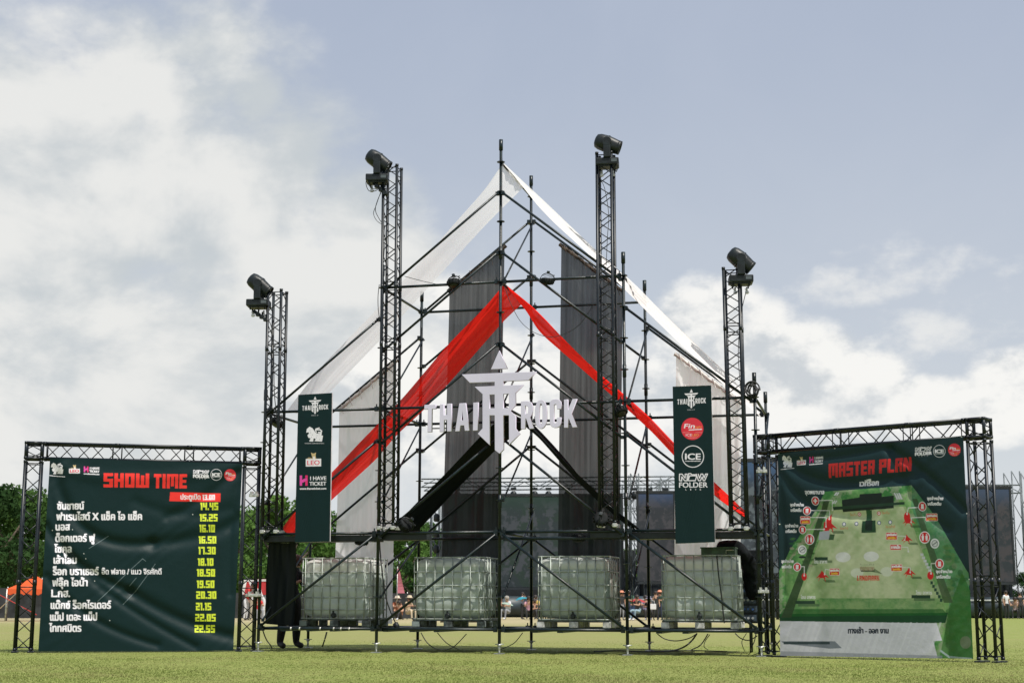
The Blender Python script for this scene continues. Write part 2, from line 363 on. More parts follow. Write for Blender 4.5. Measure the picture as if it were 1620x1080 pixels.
# heavier deck beams doubled under the tower feet, and the carrier rails under the tanks
for i in (-2, -1, 0, 1):
    if i in (-1,): continue
    bar('ledger', (px_(i), .10, ZB-.10), (px_(i+1), .10, ZB-.10), .024)
for a in (-3.18, -1.45, .53, 2.46):
    for k in (-.42, .02, .42):
        mb = MB(); mb.box((a+k, WD/2, ZA-.021), (.09, WD-.08, .045)); mb.build('deck_rail', STEEL, SC)
for k in (-2.95, -2.72, -2.6, -2.46, -3.3, -3.45):
    MB().lathe((k, 0, ZA), (1, 0, 0), [(.0265, -.012), (.0265, .012)], 10).build('tape_wrap', SILV, SC)
# ------------------------------------------------------------------ truss building
def truss_mesh(p0, p1, a, b, w, pitch, rungs=(), rc=.024, rl=.0085, nch=10, off=0.0):
    """four chords from p0 to p1 (centre line), a/b unit vectors across"""
    p0 = Vector(p0); p1 = Vector(p1); d = (p1-p0).normalized(); Ln = (p1-p0).length; h = w/2
    c = [a*-h+b*-h, a*h+b*-h, a*h+b*h, a*-h+b*h]; ch = []
    for k in c:
        mb = MB(); mb.tube(p0+k, p1+k, rc, nch)
        for t in (0, *rungs, Ln): mb.tube(p0+k+d*max(0, t-.04), p0+k+d*min(Ln, t+.04), rc+.004, nch)
        ch.append(mb)
    la = MB()
    n = max(2, int(round(Ln/pitch)))
    for f in range(4):
        q0, q1 = c[f], c[(f+1) % 4]
        for i in range(n):
            s, e = Ln*i/n, Ln*(i+1)/n; fl = i % 2
            A, B = (q0, q1) if fl else (q1, q0); la.tube(p0+A+d*(s+.01), p0+B+d*(e-.01), rl, 6)
        for t in (.05, Ln-.05, *[r+k for r in rungs for k in (-.07, .07)]):
            la.tube(p0+q0+d*t, p0+q1+d*t, rl, 6)
    return ch, la
def lamp_proto():
    r = empty('moving_head_light', (0, 0, 0), 0, 'black moving head', 'stage light', 'moving head lights on the towers')
    b = MB(); b.box((0, 0, .08), (.37, .30, .115), ch=.018); b.box((.0, 0, .015), (.30, .22, .03), ch=.006)
    for x in (-.12, .12): b.tube((x, -.09, -.0), (x, -.09, -.035), .012, 8); b.tube((x, .09, 0), (x, .09, -.035), .012, 8)
    b.build('base', BLACKP, r)
    MB().box((.11, -.153, .085), (.09, .006, .05), ch=.002).build('control_panel', mat('panel_grey', (.10, .12, .13), .3), r)
    y = MB(); y.lathe((0, 0, .135), (0, 0, 1), [(.10, 0), (.10, .02), (.075, .04)], 18)
    for s in (-1, 1):
        y.box((0, s*.158, .265), (.115, .036, .26), ch=.014); y.lathe((0, s*.158-.02, .40), (0, 1, 0), [(.068, 0), (.074, .008), (.074, .032), (.066, .04)], 18)
    y.box((0, 0, .16), (.115, .34, .035), ch=.012)
    y.build('yoke', BLACKP, r)
    hd = empty('head', (0, 0, .40)); hd.parent = r
    h = MB(); h.lathe((0, 0, 0), (1, 0, 0), [(.06, -.205), (.102, -.185), (.122, -.13), (.130, -.03), (.128, .02), (.118, .10), (.108, .17), (.108, .185)], 20, sq=.16)
    h.lathe((0, 0, 0), (1, 0, 0), [(.134, -.012), (.137, -.006), (.137, .006), (.134, .012)], 20, sq=.16)
    ho = h.build('lamp_housing', BLACKP, r)
    ho.location = (0, 0, .40)
    ln = MB(); ln.lathe((0, 0, 0), (1, 0, 0), [(.088, .184), (.086, .192), (.06, .200), (.02, .203)], 18)
    lo = ln.build('lens', LENS, ho)
    rg = MB(); rg.lathe((0, 0, 0), (1, 0, 0), [(.110, .178), (.114, .186), (.114, .222), (.100, .222), (.098, .187)], 20, cap=False); rg.build('lens_rim', BLACKP, ho)
    bpy.data.objects.remove(hd)
    for x in (-.09, .09):
        c = MB(); c.tube((x, 0, -.035), (x, 0, -.10), .014, 8); c.box((x, 0, -.115), (.05, .05, .045), ch=.008); c.tube((x-.03, 0, -.06), (x+.035, 0, -.12), .007, 6)
        c.build('clamp', SILV, r)
    return r
LP = lamp_proto()
def place_lamp(i, loc, rz, tilt, label, sc=1.0):
    o = LP if i == 0 else copy_tree(LP); o.location = loc; o.rotation_euler = (0, 0, rz); o.scale = (sc,)*3; o['label'] = label
    for c in o.children:
        if c.name.startswith('lamp_housing'): c.rotation_euler = (0, tilt, 0)
    return o
ex, ey, ez = Vector((1, 0, 0)), Vector((0, 1, 0)), Vector((0, 0, 1))
def tower(cx, cy, z0, z1, joints, label, lean=(0, 0), extra=None):
    o = empty('truss_tower', (cx, cy, z0), 0, label, 'truss tower', 'box truss towers clamped to the scaffold')
    ch, la = truss_mesh((0, 0, 0), (lean[0], lean[1], z1-z0), ex, ey, .235, .185, [j-z0 for j in joints])
    for k, m in enumerate(ch): m.build('chord', TRUSS, o)
    la.build('lattice', LATT, o)
    for sx in (-1, 1):
        for sy in (-1, 1):
            cl = MB(); cl.box((sx*.1175, sy*.1175, -.03), (.07, .07, .06), ch=.01); cl.tube((sx*.1175-.05, sy*.1175, -.03), (sx*.1175+.05, sy*.1175, -.03), .012, 6)
            cl.build('clamp', SILV, o)
    return o
def tower_at(px, pyb, ptop, Yc, joints_px, label, lean=(0, 0)):
    b = at(px, pyb, Yc); t = at(px, ptop, Yc); js = [at(px, q, Yc).z for q in joints_px]
    return tower(b.x, Yc, b.z, t.z, js, label, lean), b, t
Yt = -.02
T1, b1, t1 = tower_at(430.5, 838, 460, Yt, (553,), 'leftmost truss tower, above the black cloth and beside the left board', (-.03, 0))
T2, b2, t2 = tower_at(614.5, 832, 264, Yt, (455, 545), 'tall truss tower rising left of the red fabric, left of the gable peak', (-.03, 0))
T3, b3, t3 = tower_at(963, 828, 243, Yt, (530,), 'tallest truss tower right of the gable peak, crossing the right grey curtain')
T4, b4, t4 = tower_at(1169.5, 833, 424, Yt, (520,), 'rightmost truss tower, between the ICE banner panel and the map board', (-.02, 0))
LL = 'black moving head light %s'
p = at(409, 488, -.12); place_lamp(0, p, R(12), R(38), LL % 'on the leftmost truss tower')
p = at(597, 291, -.12); place_lamp(1, p, R(14), R(34), LL % 'hanging off the tower left of the gable peak')
p = at(961, 266, -.05); place_lamp(2, p, R(8), R(20), LL % 'on top of the tallest truss tower, right of the peak')
p = at(1172, 451, -.05); place_lamp(3, p, R(10), R(40), LL % 'on the rightmost truss tower, above the map board end')
def cable(name, pts, r, label, parent=None, mt=None, cat='cable', group=None):
    P = [Vector(q) for q in pts]; out = []
    for i in range(len(P)-1):                      # Catmull-Rom
        a = P[max(i-1, 0)]; b = P[i]; c = P[i+1]; d = P[min(i+2, len(P)-1)]
        for k in range(8):
            t = k/8; out.append(.5*((2*b)+(c-a)*t+(2*a-5*b+4*c-d)*t*t+(3*b-a-3*c+d)*t**3))
    out.append(P[-1]); mb = MB(); mb.path(out, r, 6)
    if parent is not None: return mb.build(name, mt or BLK, parent, world=parent.location)
    o = mb.build(name, mt or BLK, origin=P[0]); return tag(o, label, cat, group)
# outrigger arms of the two left lamps + dangling leads (parts of the towers)
for T, q0, q1, Y0 in ((T1, (400, 492), (424, 508), -.14), (T2, (587, 287), (613, 309), -.14)):
    mb = MB(); a = at(*q0, Y0-.02); b = at(*q1, Y0); mb.tube(a, b, .022, 8)
    a2 = at(q0[0]+2, q0[1]-1, Y0+.2); mb.tube(a2, at(*q1, Y0+.14), .02, 8)
    for t in (.35, .6, .85):
        c = a.lerp(b, t); mb.box(c, (.06, .07, .055)); mb.tube(c, c+Vector((0, .02, .09)), .014, 6)
    mb.build('outrigger_arm', GALV if 0 else BLACKP, T, world=T.location)
cable('lead', [at(582, 278, -.2), at(579, 290, -.2), at(584, 302, -.2), at(596, 301, -.2), at(601, 292, -.2)], .006, '', T2)
cable('lead', [at(584, 280, -.2), at(583, 292, -.2), at(592, 299, -.2), at(600, 297, -.2)], .006, '', T2)
cable('lead', [at(605, 300, -.15), at(597, 318, -.17), at(594, 333, -.17), at(601, 348, -.17), at(608, 358, -.14), at(609, 380, -.14), at(607, 410, -.14)], .006, '', T2)
cable('lead', [at(603, 302, -.15), at(595, 325, -.17), at(591, 338, -.17), at(597, 350, -.17), at(609, 357, -.14)], .005, '', T2)
cable('lead', [at(600, 450, -.14), at(598, 470, -.16), at(599, 495, -.15), at(604, 520, -.14)], .006, '', T2)
cable('lead', [at(424, 505, -.14), at(430, 520, -.14), at(433, 560, -.14), at(434, 620, -.14), at(438, 660, -.14)], .007, '', T1)
cable('lead', [at(952, 262, -.15), at(947, 262, -.17), at(949, 280, -.16), at(957, 300, -.16), at(963, 340, -.15), at(961, 375, -.15), at(959, 420, -.15)], .005, '', T3)
cable('lead', [at(975, 255, -.16), at(978, 262, -.17), at(975, 272, -.16)], .008, '', T3)
cable('lead', [at(1180, 462, -.15), at(1172, 500, -.15), at(1168, 560, -.15), at(1172, 620, -.15), at(1175, 690, -.15)], .006, '', T4)
# ------------------------------------------------------------------ small round stage lamps on the ledgers
def par_proto():
    r = empty('round_stage_lamp', (0, 0, 0), 0, 'x', 'stage light', 'round lamps clamped along the scaffold tubes')
    h = MB(); h.lathe((0, 0, 0), (0, 0, 1), [(.095, -.062), (.108, -.055), (.108, .035), (.09, .045), (.05, .05)], 18, sq=.0)
    for k in range(14):
        t = 2*math.pi*k/14; h.box((.112*math.cos(t), .112*math.sin(t), -.005), (.02, .01, .07), Matrix.Rotation(t, 3, 'Z'))
    ho = h.build('lamp_housing', mat('lamp_black', (.007, .009, .010), .7, 0, .3, 9, .2), r)
    MB().lathe((0, 0, -.063), (0, 0, -1), [(.07, -.004), (.068, .004), (.04, .008)], 18).build('lens', mat('dark_lens', (.03, .035, .03), .5, 0, .2), ho)
    b = MB()
    b.path([(-.13*math.cos(t), 0, .13*math.sin(t)) for t in [math.pi*k/10 for k in range(11)]], .009, 6); b.box((0, 0, .145), (.05, .05, .05), ch=.006)
    b.build('bracket', BLACKP, r)
    c = MB(); c.path([(.02+.1*math.sin(t*1.7), .03*math.cos(t), .06+.05*abs(math.sin(t))) for t in [k*.4 for k in range(14)]], .004, 5); c.build('lead', BLK, r)
    return r
PP = par_proto()
for i, (x, y, Y, rx, ry, lab) in enumerate((
    (718, 447, -.06, -15, -8, 'round black lamp on the upper ledger, left of the central post'),
    (866, 444, -.06, 12, 5, 'round black lamp on the upper ledger, right of the central post'),
    (641, 829, -.15, 52, 38, 'round lamp with a bright rim at the foot of the tower left of the peak'),
    (951, 820, -.15, 35, -60, 'round lamp tilted beside the foot of the tallest tower'),
    (572, 856, .15, 5, 0, 'round lamp hung above the left end tank, under the ledger'),
    (982, 650, -.08, -20, 30, 'round lamp on the middle ledger beside the tallest tower'),
    (439, 668, .25, 30, 20, 'round lamp inside the leftmost tower below the middle ledger'),
    (915, 850, .25, 0, 0, 'round lamp hung above the third tank from the left'))):
    o = PP if i == 0 else copy_tree(PP); o.location = at(x, y, Y); o.rotation_euler = (R(rx), R(ry), R(20*i)); o['label'] = lab
    o.scale = ((1.05,)*3 if i in (2, 3) else (.92,)*3)
cable('cable_coil', [at(1190, 617, -.08)+Vector((.12*math.cos(t)*(1-.02*t), .02*math.sin(3*t), .12*math.sin(t)*(1-.01*t)+.03*math.sin(t*.31))) for t in [k*.55 for k in range(70)]], .011, 'coil of black cable hung on the right end post of the scaffold', cat='cable')
# ------------------------------------------------------------------ fabrics
def resample(P, n):
    P = [Vector(p) for p in P]; d = [0]
    for a, b in zip(P, P[1:]): d.append(d[-1]+(b-a).length)
    out = []
    for k in range(n):
        t = d[-1]*k/(n-1); i = 0
        while i < len(P)-2 and d[i+1] < t: i += 1
        out.append(P[i].lerp(P[i+1], (t-d[i])/max(1e-6, d[i+1]-d[i])))
    return out
def smooth3(P, it=6):
    P = [p.copy() for p in P]
    for _ in range(it): P = [P[0]]+[(P[i-1]+P[i]*2+P[i+1])/4 for i in range(1, len(P)-1)]+[P[-1]]
    return P
def sheet_mesh(rows, uvs=True):
    """rows: list of lists of Vectors"""
    n, m = len(rows), len(rows[0]); vs = [p for r in rows for p in r]
    fs = [(i*m+j, i*m+j+1, (i+1)*m+j+1, (i+1)*m+j) for i in range(n-1) for j in range(m-1)]
    o = vs[0].copy(); me = bpy.data.meshes.new('sheet'); me.from_pydata([tuple(v-o) for v in vs], [], fs)
    me.polygons.foreach_set('use_smooth', [True]*len(fs)); uv = me.uv_layers.new(name='UVMap')
    for p in me.polygons:
        for li in p.loop_indices:
            k = me.loops[li].vertex_index; uv.data[li].uv = ((k % m)/(m-1), (k//m)/(n-1))
    me.update(); return me, o
def band(edge0, edge1, n, m, sag, rip, seed, freq=5.0):
    A = smooth3(resample(edge0, n)); B = smooth3(resample(edge1, n)); rows = []
    for i in range(n):
        t = i/(n-1); d = (A[min(i+1, n-1)]-A[max(i-1, 0)]).normalized(); ac = (B[i]-A[i]); nr = d.cross(ac).normalized()
        r = []
        for j in range(m):
            s = j/(m-1); p = A[i].lerp(B[i], s)
            e = min(1, 8*min(t, 1-t)+.25)
            w = noise.noise(Vector((s*freq+seed, t*1.1, seed)))*rip*2+noise.noise(Vector((s*freq*2.7, t*2.2+seed, 3)))*rip*.8
            p = p+nr*w*e*(1 if 0 < j < m-1 else .5)+Vector((0, 0, -sag*4*s*(1-s)*e)); r.append(p)
        rows.append(r)
    return rows
def fabric(name, parts, m, label, cat):
    ms = [sheet_mesh(r) for r in parts]
    o = mesh_obj(name, ms[0][0], m); o.location = ms[0][1]; tag(o, label, cat)
    for me, q in ms[1:]:
        c = mesh_obj('fabric_tail', me, m, o); c.location = q-ms[0][1]
    return o
def pl(L): return [at(a, b, c) for a, b, c in L]
wl = band(pl([(795, 258, .02), (770, 296, .35), (712, 361, .6), (686, 392, .7), (601, 484, .85), (506, 582, .9), (455, 648, .95)]),
          pl([(829, 296, 1.5), (770, 355, 1.7), (672, 459, 1.9), (601, 536, 2.0), (520, 620, 2.0), (490, 660, 2.0)]), 60, 22, .03, .035, 1.3)
wr = band(pl([(796, 257, .02), (860, 316, .02), (941, 394, .02), (1005, 450, .02), (1047, 494, .0), (1111, 556, .0), (1150, 594, 0), (1190, 632, .05)]),
          pl([(838, 306, 2.0), (883, 358, 2.1), (941, 408, 2.1), (990, 456, 2.1), (1054, 520, 2.1), (1149, 611, 2.1), (1204, 660, 2.0)]), 60, 22, .06, .03, 5.2)
fabric('gable_drape', [wl, wr], CLOTHW, 'long white sheer fabric draped over the gable peak of the scaffold down both sides', 'fabric')
rl_ = band(pl([(797, 450, .2), (770, 484, .35), (710, 544, .4), (636, 630, .4), (567, 700, .4), (528, 743, .4), (468, 806, .4), (445, 838, .4)]),
           pl([(829, 478, 1.6), (795, 509, 1.6), (706, 606, 1.55), (674, 642, 1.5), (622, 690, 1.5), (598, 722, 1.5), (526, 789, 1.45), (468, 848, 1.4)]), 64, 24, .0, .05, 9.1)
rr_ = band(pl([(797, 449, .2), (822, 469, .3), (853, 496, .35), (885, 530, .35), (943, 587, .35), (982, 620, .35), (1026, 659, .35), (1066, 702, .35), (1128, 762, .35), (1182, 812, .4)]),
           pl([(830, 480, 1.6), (842, 502, 1.6), (860, 528, 1.6), (886, 550, 1.6), (943, 600, 1.6), (979, 631, 1.6), (1035, 684, 1.6), (1066, 718, 1.6), (1128, 776, 1.6), (1182, 820, 1.5)]), 64, 24, .05, .035, 2.7)
fabric('red_drape', [rl_, rr_], CLOTHR, 'bright red fabric folded over the upper ledger, falling left and right', 'fabric')
bl_ = band(pl([(799, 650, .25), (756, 690, .3), (700, 750, .35), (640, 810, .4), (606, 843, .4)]),
           pl([(840, 668, 1.9), (782, 712, 1.9), (730, 765, 1.8), (665, 835, 1.7), (652, 850, 1.7)]), 44, 20, .0, .05, 4.4)
br_ = band(pl([(806, 651, .25), (840, 675, .3), (881, 718, .3), (945, 780, .3), (1003, 833, .3)]),
           pl([(842, 669, 1.9), (872, 702, 1.9), (900, 736, 1.9), (945, 792, 1.9), (1015, 846, 1.9)]), 44, 20, .04, .03, 8.8)
fabric('black_drape', [bl_, br_], CLOTHB, 'opaque black fabric hung behind the lettering, falling left and right to the lower ledger', 'fabric')
def curtain(TLp, TRp, BLp, BRp, Y, m, label, amp=.045, n=60, mm=110, seed=0.0):
    tl, tr_, bl, br = [at(*q, Y) for q in (TLp, TRp, BLp, BRp)]; rows = []
    for i in range(n):
        t = i/(n-1); r = []
        for j in range(mm):
            s = j/(mm-1); a = tl.lerp(tr_, s); b = bl.lerp(br, s); p = a.lerp(b, t)
            ph = s*(br.x-bl.x)
            w = noise.noise(Vector((ph*5.0+seed, t*.5, seed)))*amp*2.2+noise.noise(Vector((ph*15+seed, t*.7, 1)))*amp*.5+noise.noise(Vector((ph*2.0, t*1.2+seed, 5)))*amp*1.5
            p = p+Vector((noise.noise(Vector((ph*9, t*1.3, seed)))*.012, w*(.4+.6*min(1, t*4)), 0)); r.append(p)
        rows.append(r)
    me, o = sheet_mesh(rows); ob = mesh_obj('curtain', me, m); ob.location = o; hm = MB()
    P = [tl.lerp(tr_, k/40)+Vector((0, -.03+.012*noise.noise(Vector((k*.9, seed, 0))), .012+.02*noise.noise(Vector((k*.7, seed, 4))))) for k in range(-1, 42)]
    hm.path(P, .034, 7)
    for k in (3, 9, 16, 24, 31, 38): hm.path([P[k]+Vector((0, -.03, .05)), P[k]+Vector((.02, -.05, 0)), P[k]+Vector((.03, -.04, -.06)), P[k]+Vector((.05, -.03, -.12-.02*(k % 3)))], .006, 5)
    for i_, v_ in enumerate(hm.v):
        w_ = noise.noise(Vector(v_)*14)*.016; hm.v[i_] = (v_[0], v_[1]+w_, v_[2]+w_)
    hm.build('top_hem', mat('hem_pale_cloth', (.62, .60, .58), .9, 0, .15, 9) if m is CLOTHW2 else mat('hem_brown_cloth', (.07, .055, .045), .9, 0, .5, 9), ob, world=o); tag(ob, label, 'curtain', 'curtains hung from the rear tubes of the scaffold'); return ob
curtain((711, 461), (799, 392), (697, 984), (790, 984), WD+.10, CLOTHG, 'dark grey see-through curtain hanging left of the central post', .035, seed=1.1)
curtain((888, 389), (984, 461), (881, 984), (979, 984), WD+.10, CLOTHG, 'dark grey see-through curtain hanging behind the tallest truss tower', seed=7.7)
curtain((537, 649), (626, 574), (529, 984), (621, 986), WD+.10, CLOTHW2, 'white curtain hanging behind the tower left of the peak and the left end tank', .035, seed=3.3)
curtain((1070, 562), (1172, 637), (1066, 984), (1172, 984), WD+.10, CLOTHW2, 'white curtain hanging behind the ICE banner panel and the right end tank', .035, seed=5.5)
# black cloth hung at the left end bay
cr = []
for i in range(30):
    t = i/29; a = at(426, 854, .30).lerp(at(419, 986, .38), t); b = at(468, 857, .30).lerp(at(465, 990, .36), t); r = []
    for j in range(40):
        s = j/39; r.append(a.lerp(b, s)+Vector((.03*math.sin(3.1*t)*(s-.3)+(.02*noise.noise(Vector((t*3, s*2, 1)))), noise.noise(Vector((s*5, t*1.5, 2)))*.05, -.03*math.sin(math.pi*s)*(1-t))))
    cr.append(r)
me, o_ = sheet_mesh(cr); ob = mesh_obj('hanging_cloth', me, CLOTHB); ob.location = o_; tag(ob, 'black cloth hanging under the leftmost tower in front of the standing person', 'fabric')
# ------------------------------------------------------------------ hanging lettering (all pieces hang on two thin rails)
def solid(name, outline, holes, th, m, parent, origin=Vector((0, 0, 0)), bev=.003):
    """outline / holes: lists of Vectors in a vertical plane (x,z); extruded towards the viewer side by th"""
    cu = bpy.data.curves.new(name, 'CURVE'); cu.dimensions = '2D'; cu.fill_mode = 'BOTH'; cu.extrude = th/2; cu.bevel_depth = bev; cu.bevel_resolution = 0
    for lp in [outline]+holes:
        sp = cu.splines.new('POLY'); sp.points.add(len(lp)-1); sp.use_cyclic_u = True
        for i, p in enumerate(lp): sp.points[i].co = (p[0], p[1], 0, 1)
    t = bpy.data.objects.new('t', cu); col.objects.link(t)
    me = bpy.data.meshes.new_from_object(t.evaluated_get(bpy.context.evaluated_depsgraph_get())); bpy.data.objects.remove(t); bpy.data.curves.remove(cu)
    me.transform(Matrix.Rotation(R(90), 4, 'X')); me.name = name
    o = mesh_obj(name, me, m, parent); o.location = origin; return o
SY = -.12
def sg(L):
    out = []
    for a, b in L:
        p = at(660+a/6, 550+b/6, SY); out.append((p.x, p.z))
    return out
def arc(L, k=3):                         # round the corners a little by Chaikin cutting
    for _ in range(k-1):
        M = []
        for i in range(len(L)):
            a, b = L[i], L[(i+1) % len(L)]; M += [(a[0]*.75+b[0]*.25, a[1]*.75+b[1]*.25), (a[0]*.25+b[0]*.75, a[1]*.25+b[1]*.75)]
        L = M
    return L
SGN = empty('lettering_sign', (0, SY, 0), 0, 'white cut out lettering THAI ROCK with a star shaped emblem hung on the central post', 'sign')
EMB = [(430, 255), (1130, 230), (1060, 308), (820, 318), (820, 360), (1008, 354), (935, 430), (937, 545), (885, 598), (937, 650), (937, 765), (977, 817), (877, 917), (875, 640), (820, 640), (822, 965), (785, 1003), (742, 970), (740, 640), (690, 640), (692, 922), (580, 815), (625, 765), (625, 440), (552, 372), (740, 365), (740, 324), (503, 332)]
EH = [[(690, 445), (740, 443), (740, 577), (690, 577)], [(820, 438), (875, 436), (875, 575), (820, 575)]]
ARW = [(783, 32), (857, 197), (705, 204)]
solid('emblem', sg(EMB), [sg(h) for h in EH], .045, WHITEP, SGN)
solid('arrow_tip', sg(ARW), [], .045, WHITEP, SGN)
LET = {
 'T': ([(75, 545), (178, 540), (180, 578), (143, 580), (140, 798), (103, 800), (108, 582), (72, 583)], []),
 'H': ([(222, 538), (255, 537), (257, 640), (290, 640), (290, 533), (328, 532), (328, 792), (288, 793), (288, 685), (258, 686), (256, 795), (218, 796)], []),
 'A': ([(405, 530), (463, 527), (497, 785), (457, 786), (450, 735), (413, 737), (405, 790), (366, 792)], [[(433, 592), (443, 690), (419, 692)]]),
 'I': ([(538, 524), (582, 521), (576, 783), (534, 785)], []),
 'R': ([(990, 512), (1050, 507), (1085, 520), (1100, 560), (1095, 620), (1070, 660), (1110, 765), (1070, 768), (1038, 670), (1030, 672), (1028, 768), (990, 770)], [[(1028, 548), (1052, 550), (1060, 575), (1056, 622), (1028, 630)]]),
 'O': (arc([(1122, 500), (1232, 495), (1232, 765), (1122, 768)], 4), [arc([(1160, 530), (1195, 529), (1193, 732), (1160, 734)], 3)]),
 'C': ([(1262, 525), (1272, 507), (1290, 494), (1320, 489), (1350, 495), (1366, 512), (1370, 535), (1370, 580), (1332, 580), (1330, 543), (1315, 533), (1300, 543), (1300, 708), (1315, 718), (1330, 708), (1330, 665), (1368, 662), (1366, 715), (1357, 742), (1335, 755), (1305, 758), (1278, 747), (1264, 722)], []),
 'K': ([(1398, 495), (1432, 492), (1434, 600), (1478, 490), (1518, 488), (1465, 625), (1520, 752), (1478, 755), (1442, 668), (1434, 690), (1434, 757), (1398, 757)], [])}
for k in 'THAIROCK':
    a, h = LET[k]; solid('letter', sg(a), [sg(x) for x in h], .045, WHITEP, SGN)
mb = MB()
for x0, x1, y0, y1 in ((680, 908, 583, 571), (683, 905, 677, 665)):
    pass
for (a, b) in (((683, 671), (718, 670)), ((760, 669), (908, 664)), ((683, 677.5), (720, 677)), ((830, 672), (905, 670))):
    q = MB(); q.tube(at(*a, SY+.05), at(*b, SY+.05), .011, 6); q.build('rail', STEEL, SGN, world=SGN.location)
# ------------------------------------------------------------------ printing: shapes and writing rasterised into a mesh colour attribute
_tc = {}
def text_tris(s):
    if s in _tc: return _tc[s]
    cu = bpy.data.curves.new('txt', 'FONT'); cu.body = s; cu.size = 1; cu.resolution_u = 3
    o = bpy.data.objects.new('txt', cu); col.objects.link(o)
    me = bpy.data.meshes.new_from_object(o.evaluated_get(bpy.context.evaluated_depsgraph_get())); me.calc_loop_triangles()
    v = np.zeros(len(me.vertices)*3); me.vertices.foreach_get('co', v); v = v.reshape(-1, 3)[:, :2]
    t = np.zeros(len(me.loop_triangles)*3, dtype=np.int32); me.loop_triangles.foreach_get('vertices', t); t = v[t.reshape(-1, 3)]
    bpy.data.objects.remove(o); bpy.data.curves.remove(cu); bpy.data.meshes.remove(me); _tc[s] = t; return t
FH = {'th': .545, 'la': .727}           # letter height (ring heights) measured on the built-in font
def gl(*r): return [(a, b, c, b2) for a, b, c, b2 in r]
T_, M_, B_ = (0, 5.5, 5, 7), (0, 2.8, 5, 4.2), (0, 0, 5, 1.5); LU, LD, RU, RD = (0, 2.8, 1.9, 7), (0, 0, 1.9, 4.2), (3.1, 2.8, 5, 7), (3.1, 0, 5, 4.2)
LF, RF = (0, 0, 1.9, 7), (3.1, 0, 5, 7)
BLOCK = {'S': (5, [T_, LU, M_, RD, B_]), 'H': (5, [LF, RF, M_]), 'O': (5, [T_, B_, LF, RF]), 'W': (7, [(0, 0, 1.9, 7), (2.6, 0, 4.4, 6), (5.1, 0, 7, 7), (0, 0, 7, 1.3)]),
 'T': (4.6, [(0, 5.4, 4.6, 7), (1.35, 0, 3.25, 7)]), 'I': (1.9, [(0, 0, 1.9, 7)]), 'M': (7, [(0, 0, 1.9, 7), (2.6, 1, 4.4, 7), (5.1, 0, 7, 7), (0, 5.7, 7, 7)]),
 'E': (4.6, [(0, 5.5, 4.6, 7), (0, 2.8, 4.2, 4.2), (0, 0, 4.6, 1.5), LF]), 'A': (5, [T_, LF, RF, M_]), 'R': (5, [T_, LF, RU, M_, (2.9, 0, 4.8, 3.2)]), 'P': (5, [T_, LF, RU, M_]),
 'L': (4.3, [LF, (0, 0, 4.3, 1.5)]), 'N': (5.6, [LF, (3.7, 0, 5.6, 7), [(0, 7), (1.9, 7), (5.6, 0), (3.7, 0)]]), 'D': (5, [T_, B_, LF, (3.1, .8, 5, 6.2)]), 'K': (5, [LF, (1.9, 2.8, 3.4, 4.2), (3.1, 3.8, 5, 7), (3.1, 0, 5, 3.2)]),
 '0': (5, [T_, B_, (0, 0, 2.05, 7), (2.95, 0, 5, 7)]), '1': (2.6, [(.7, 0, 2.6, 7), (0, 5.3, 2.6, 7)]), '2': (5, [T_, RU, M_, LD, B_]), '3': (5, [T_, (1.2, 2.8, 5, 4.2), B_, RF]), '4': (5, [LU, M_, RF]),
 '5': (5, [T_, LU, M_, RD, B_]), '6': (5, [T_, LF, M_, RD, B_]), '7': (4.6, [(0, 5.4, 4.6, 7), (2.7, 0, 4.6, 7)]), '8': (5, [T_, B_, LF, RF, M_]), '9': (5, [T_, LU, RF, M_, B_]), '.': (1.7, [(0, 0, 1.7, 1.7)]), ' ': (2.4, [])}
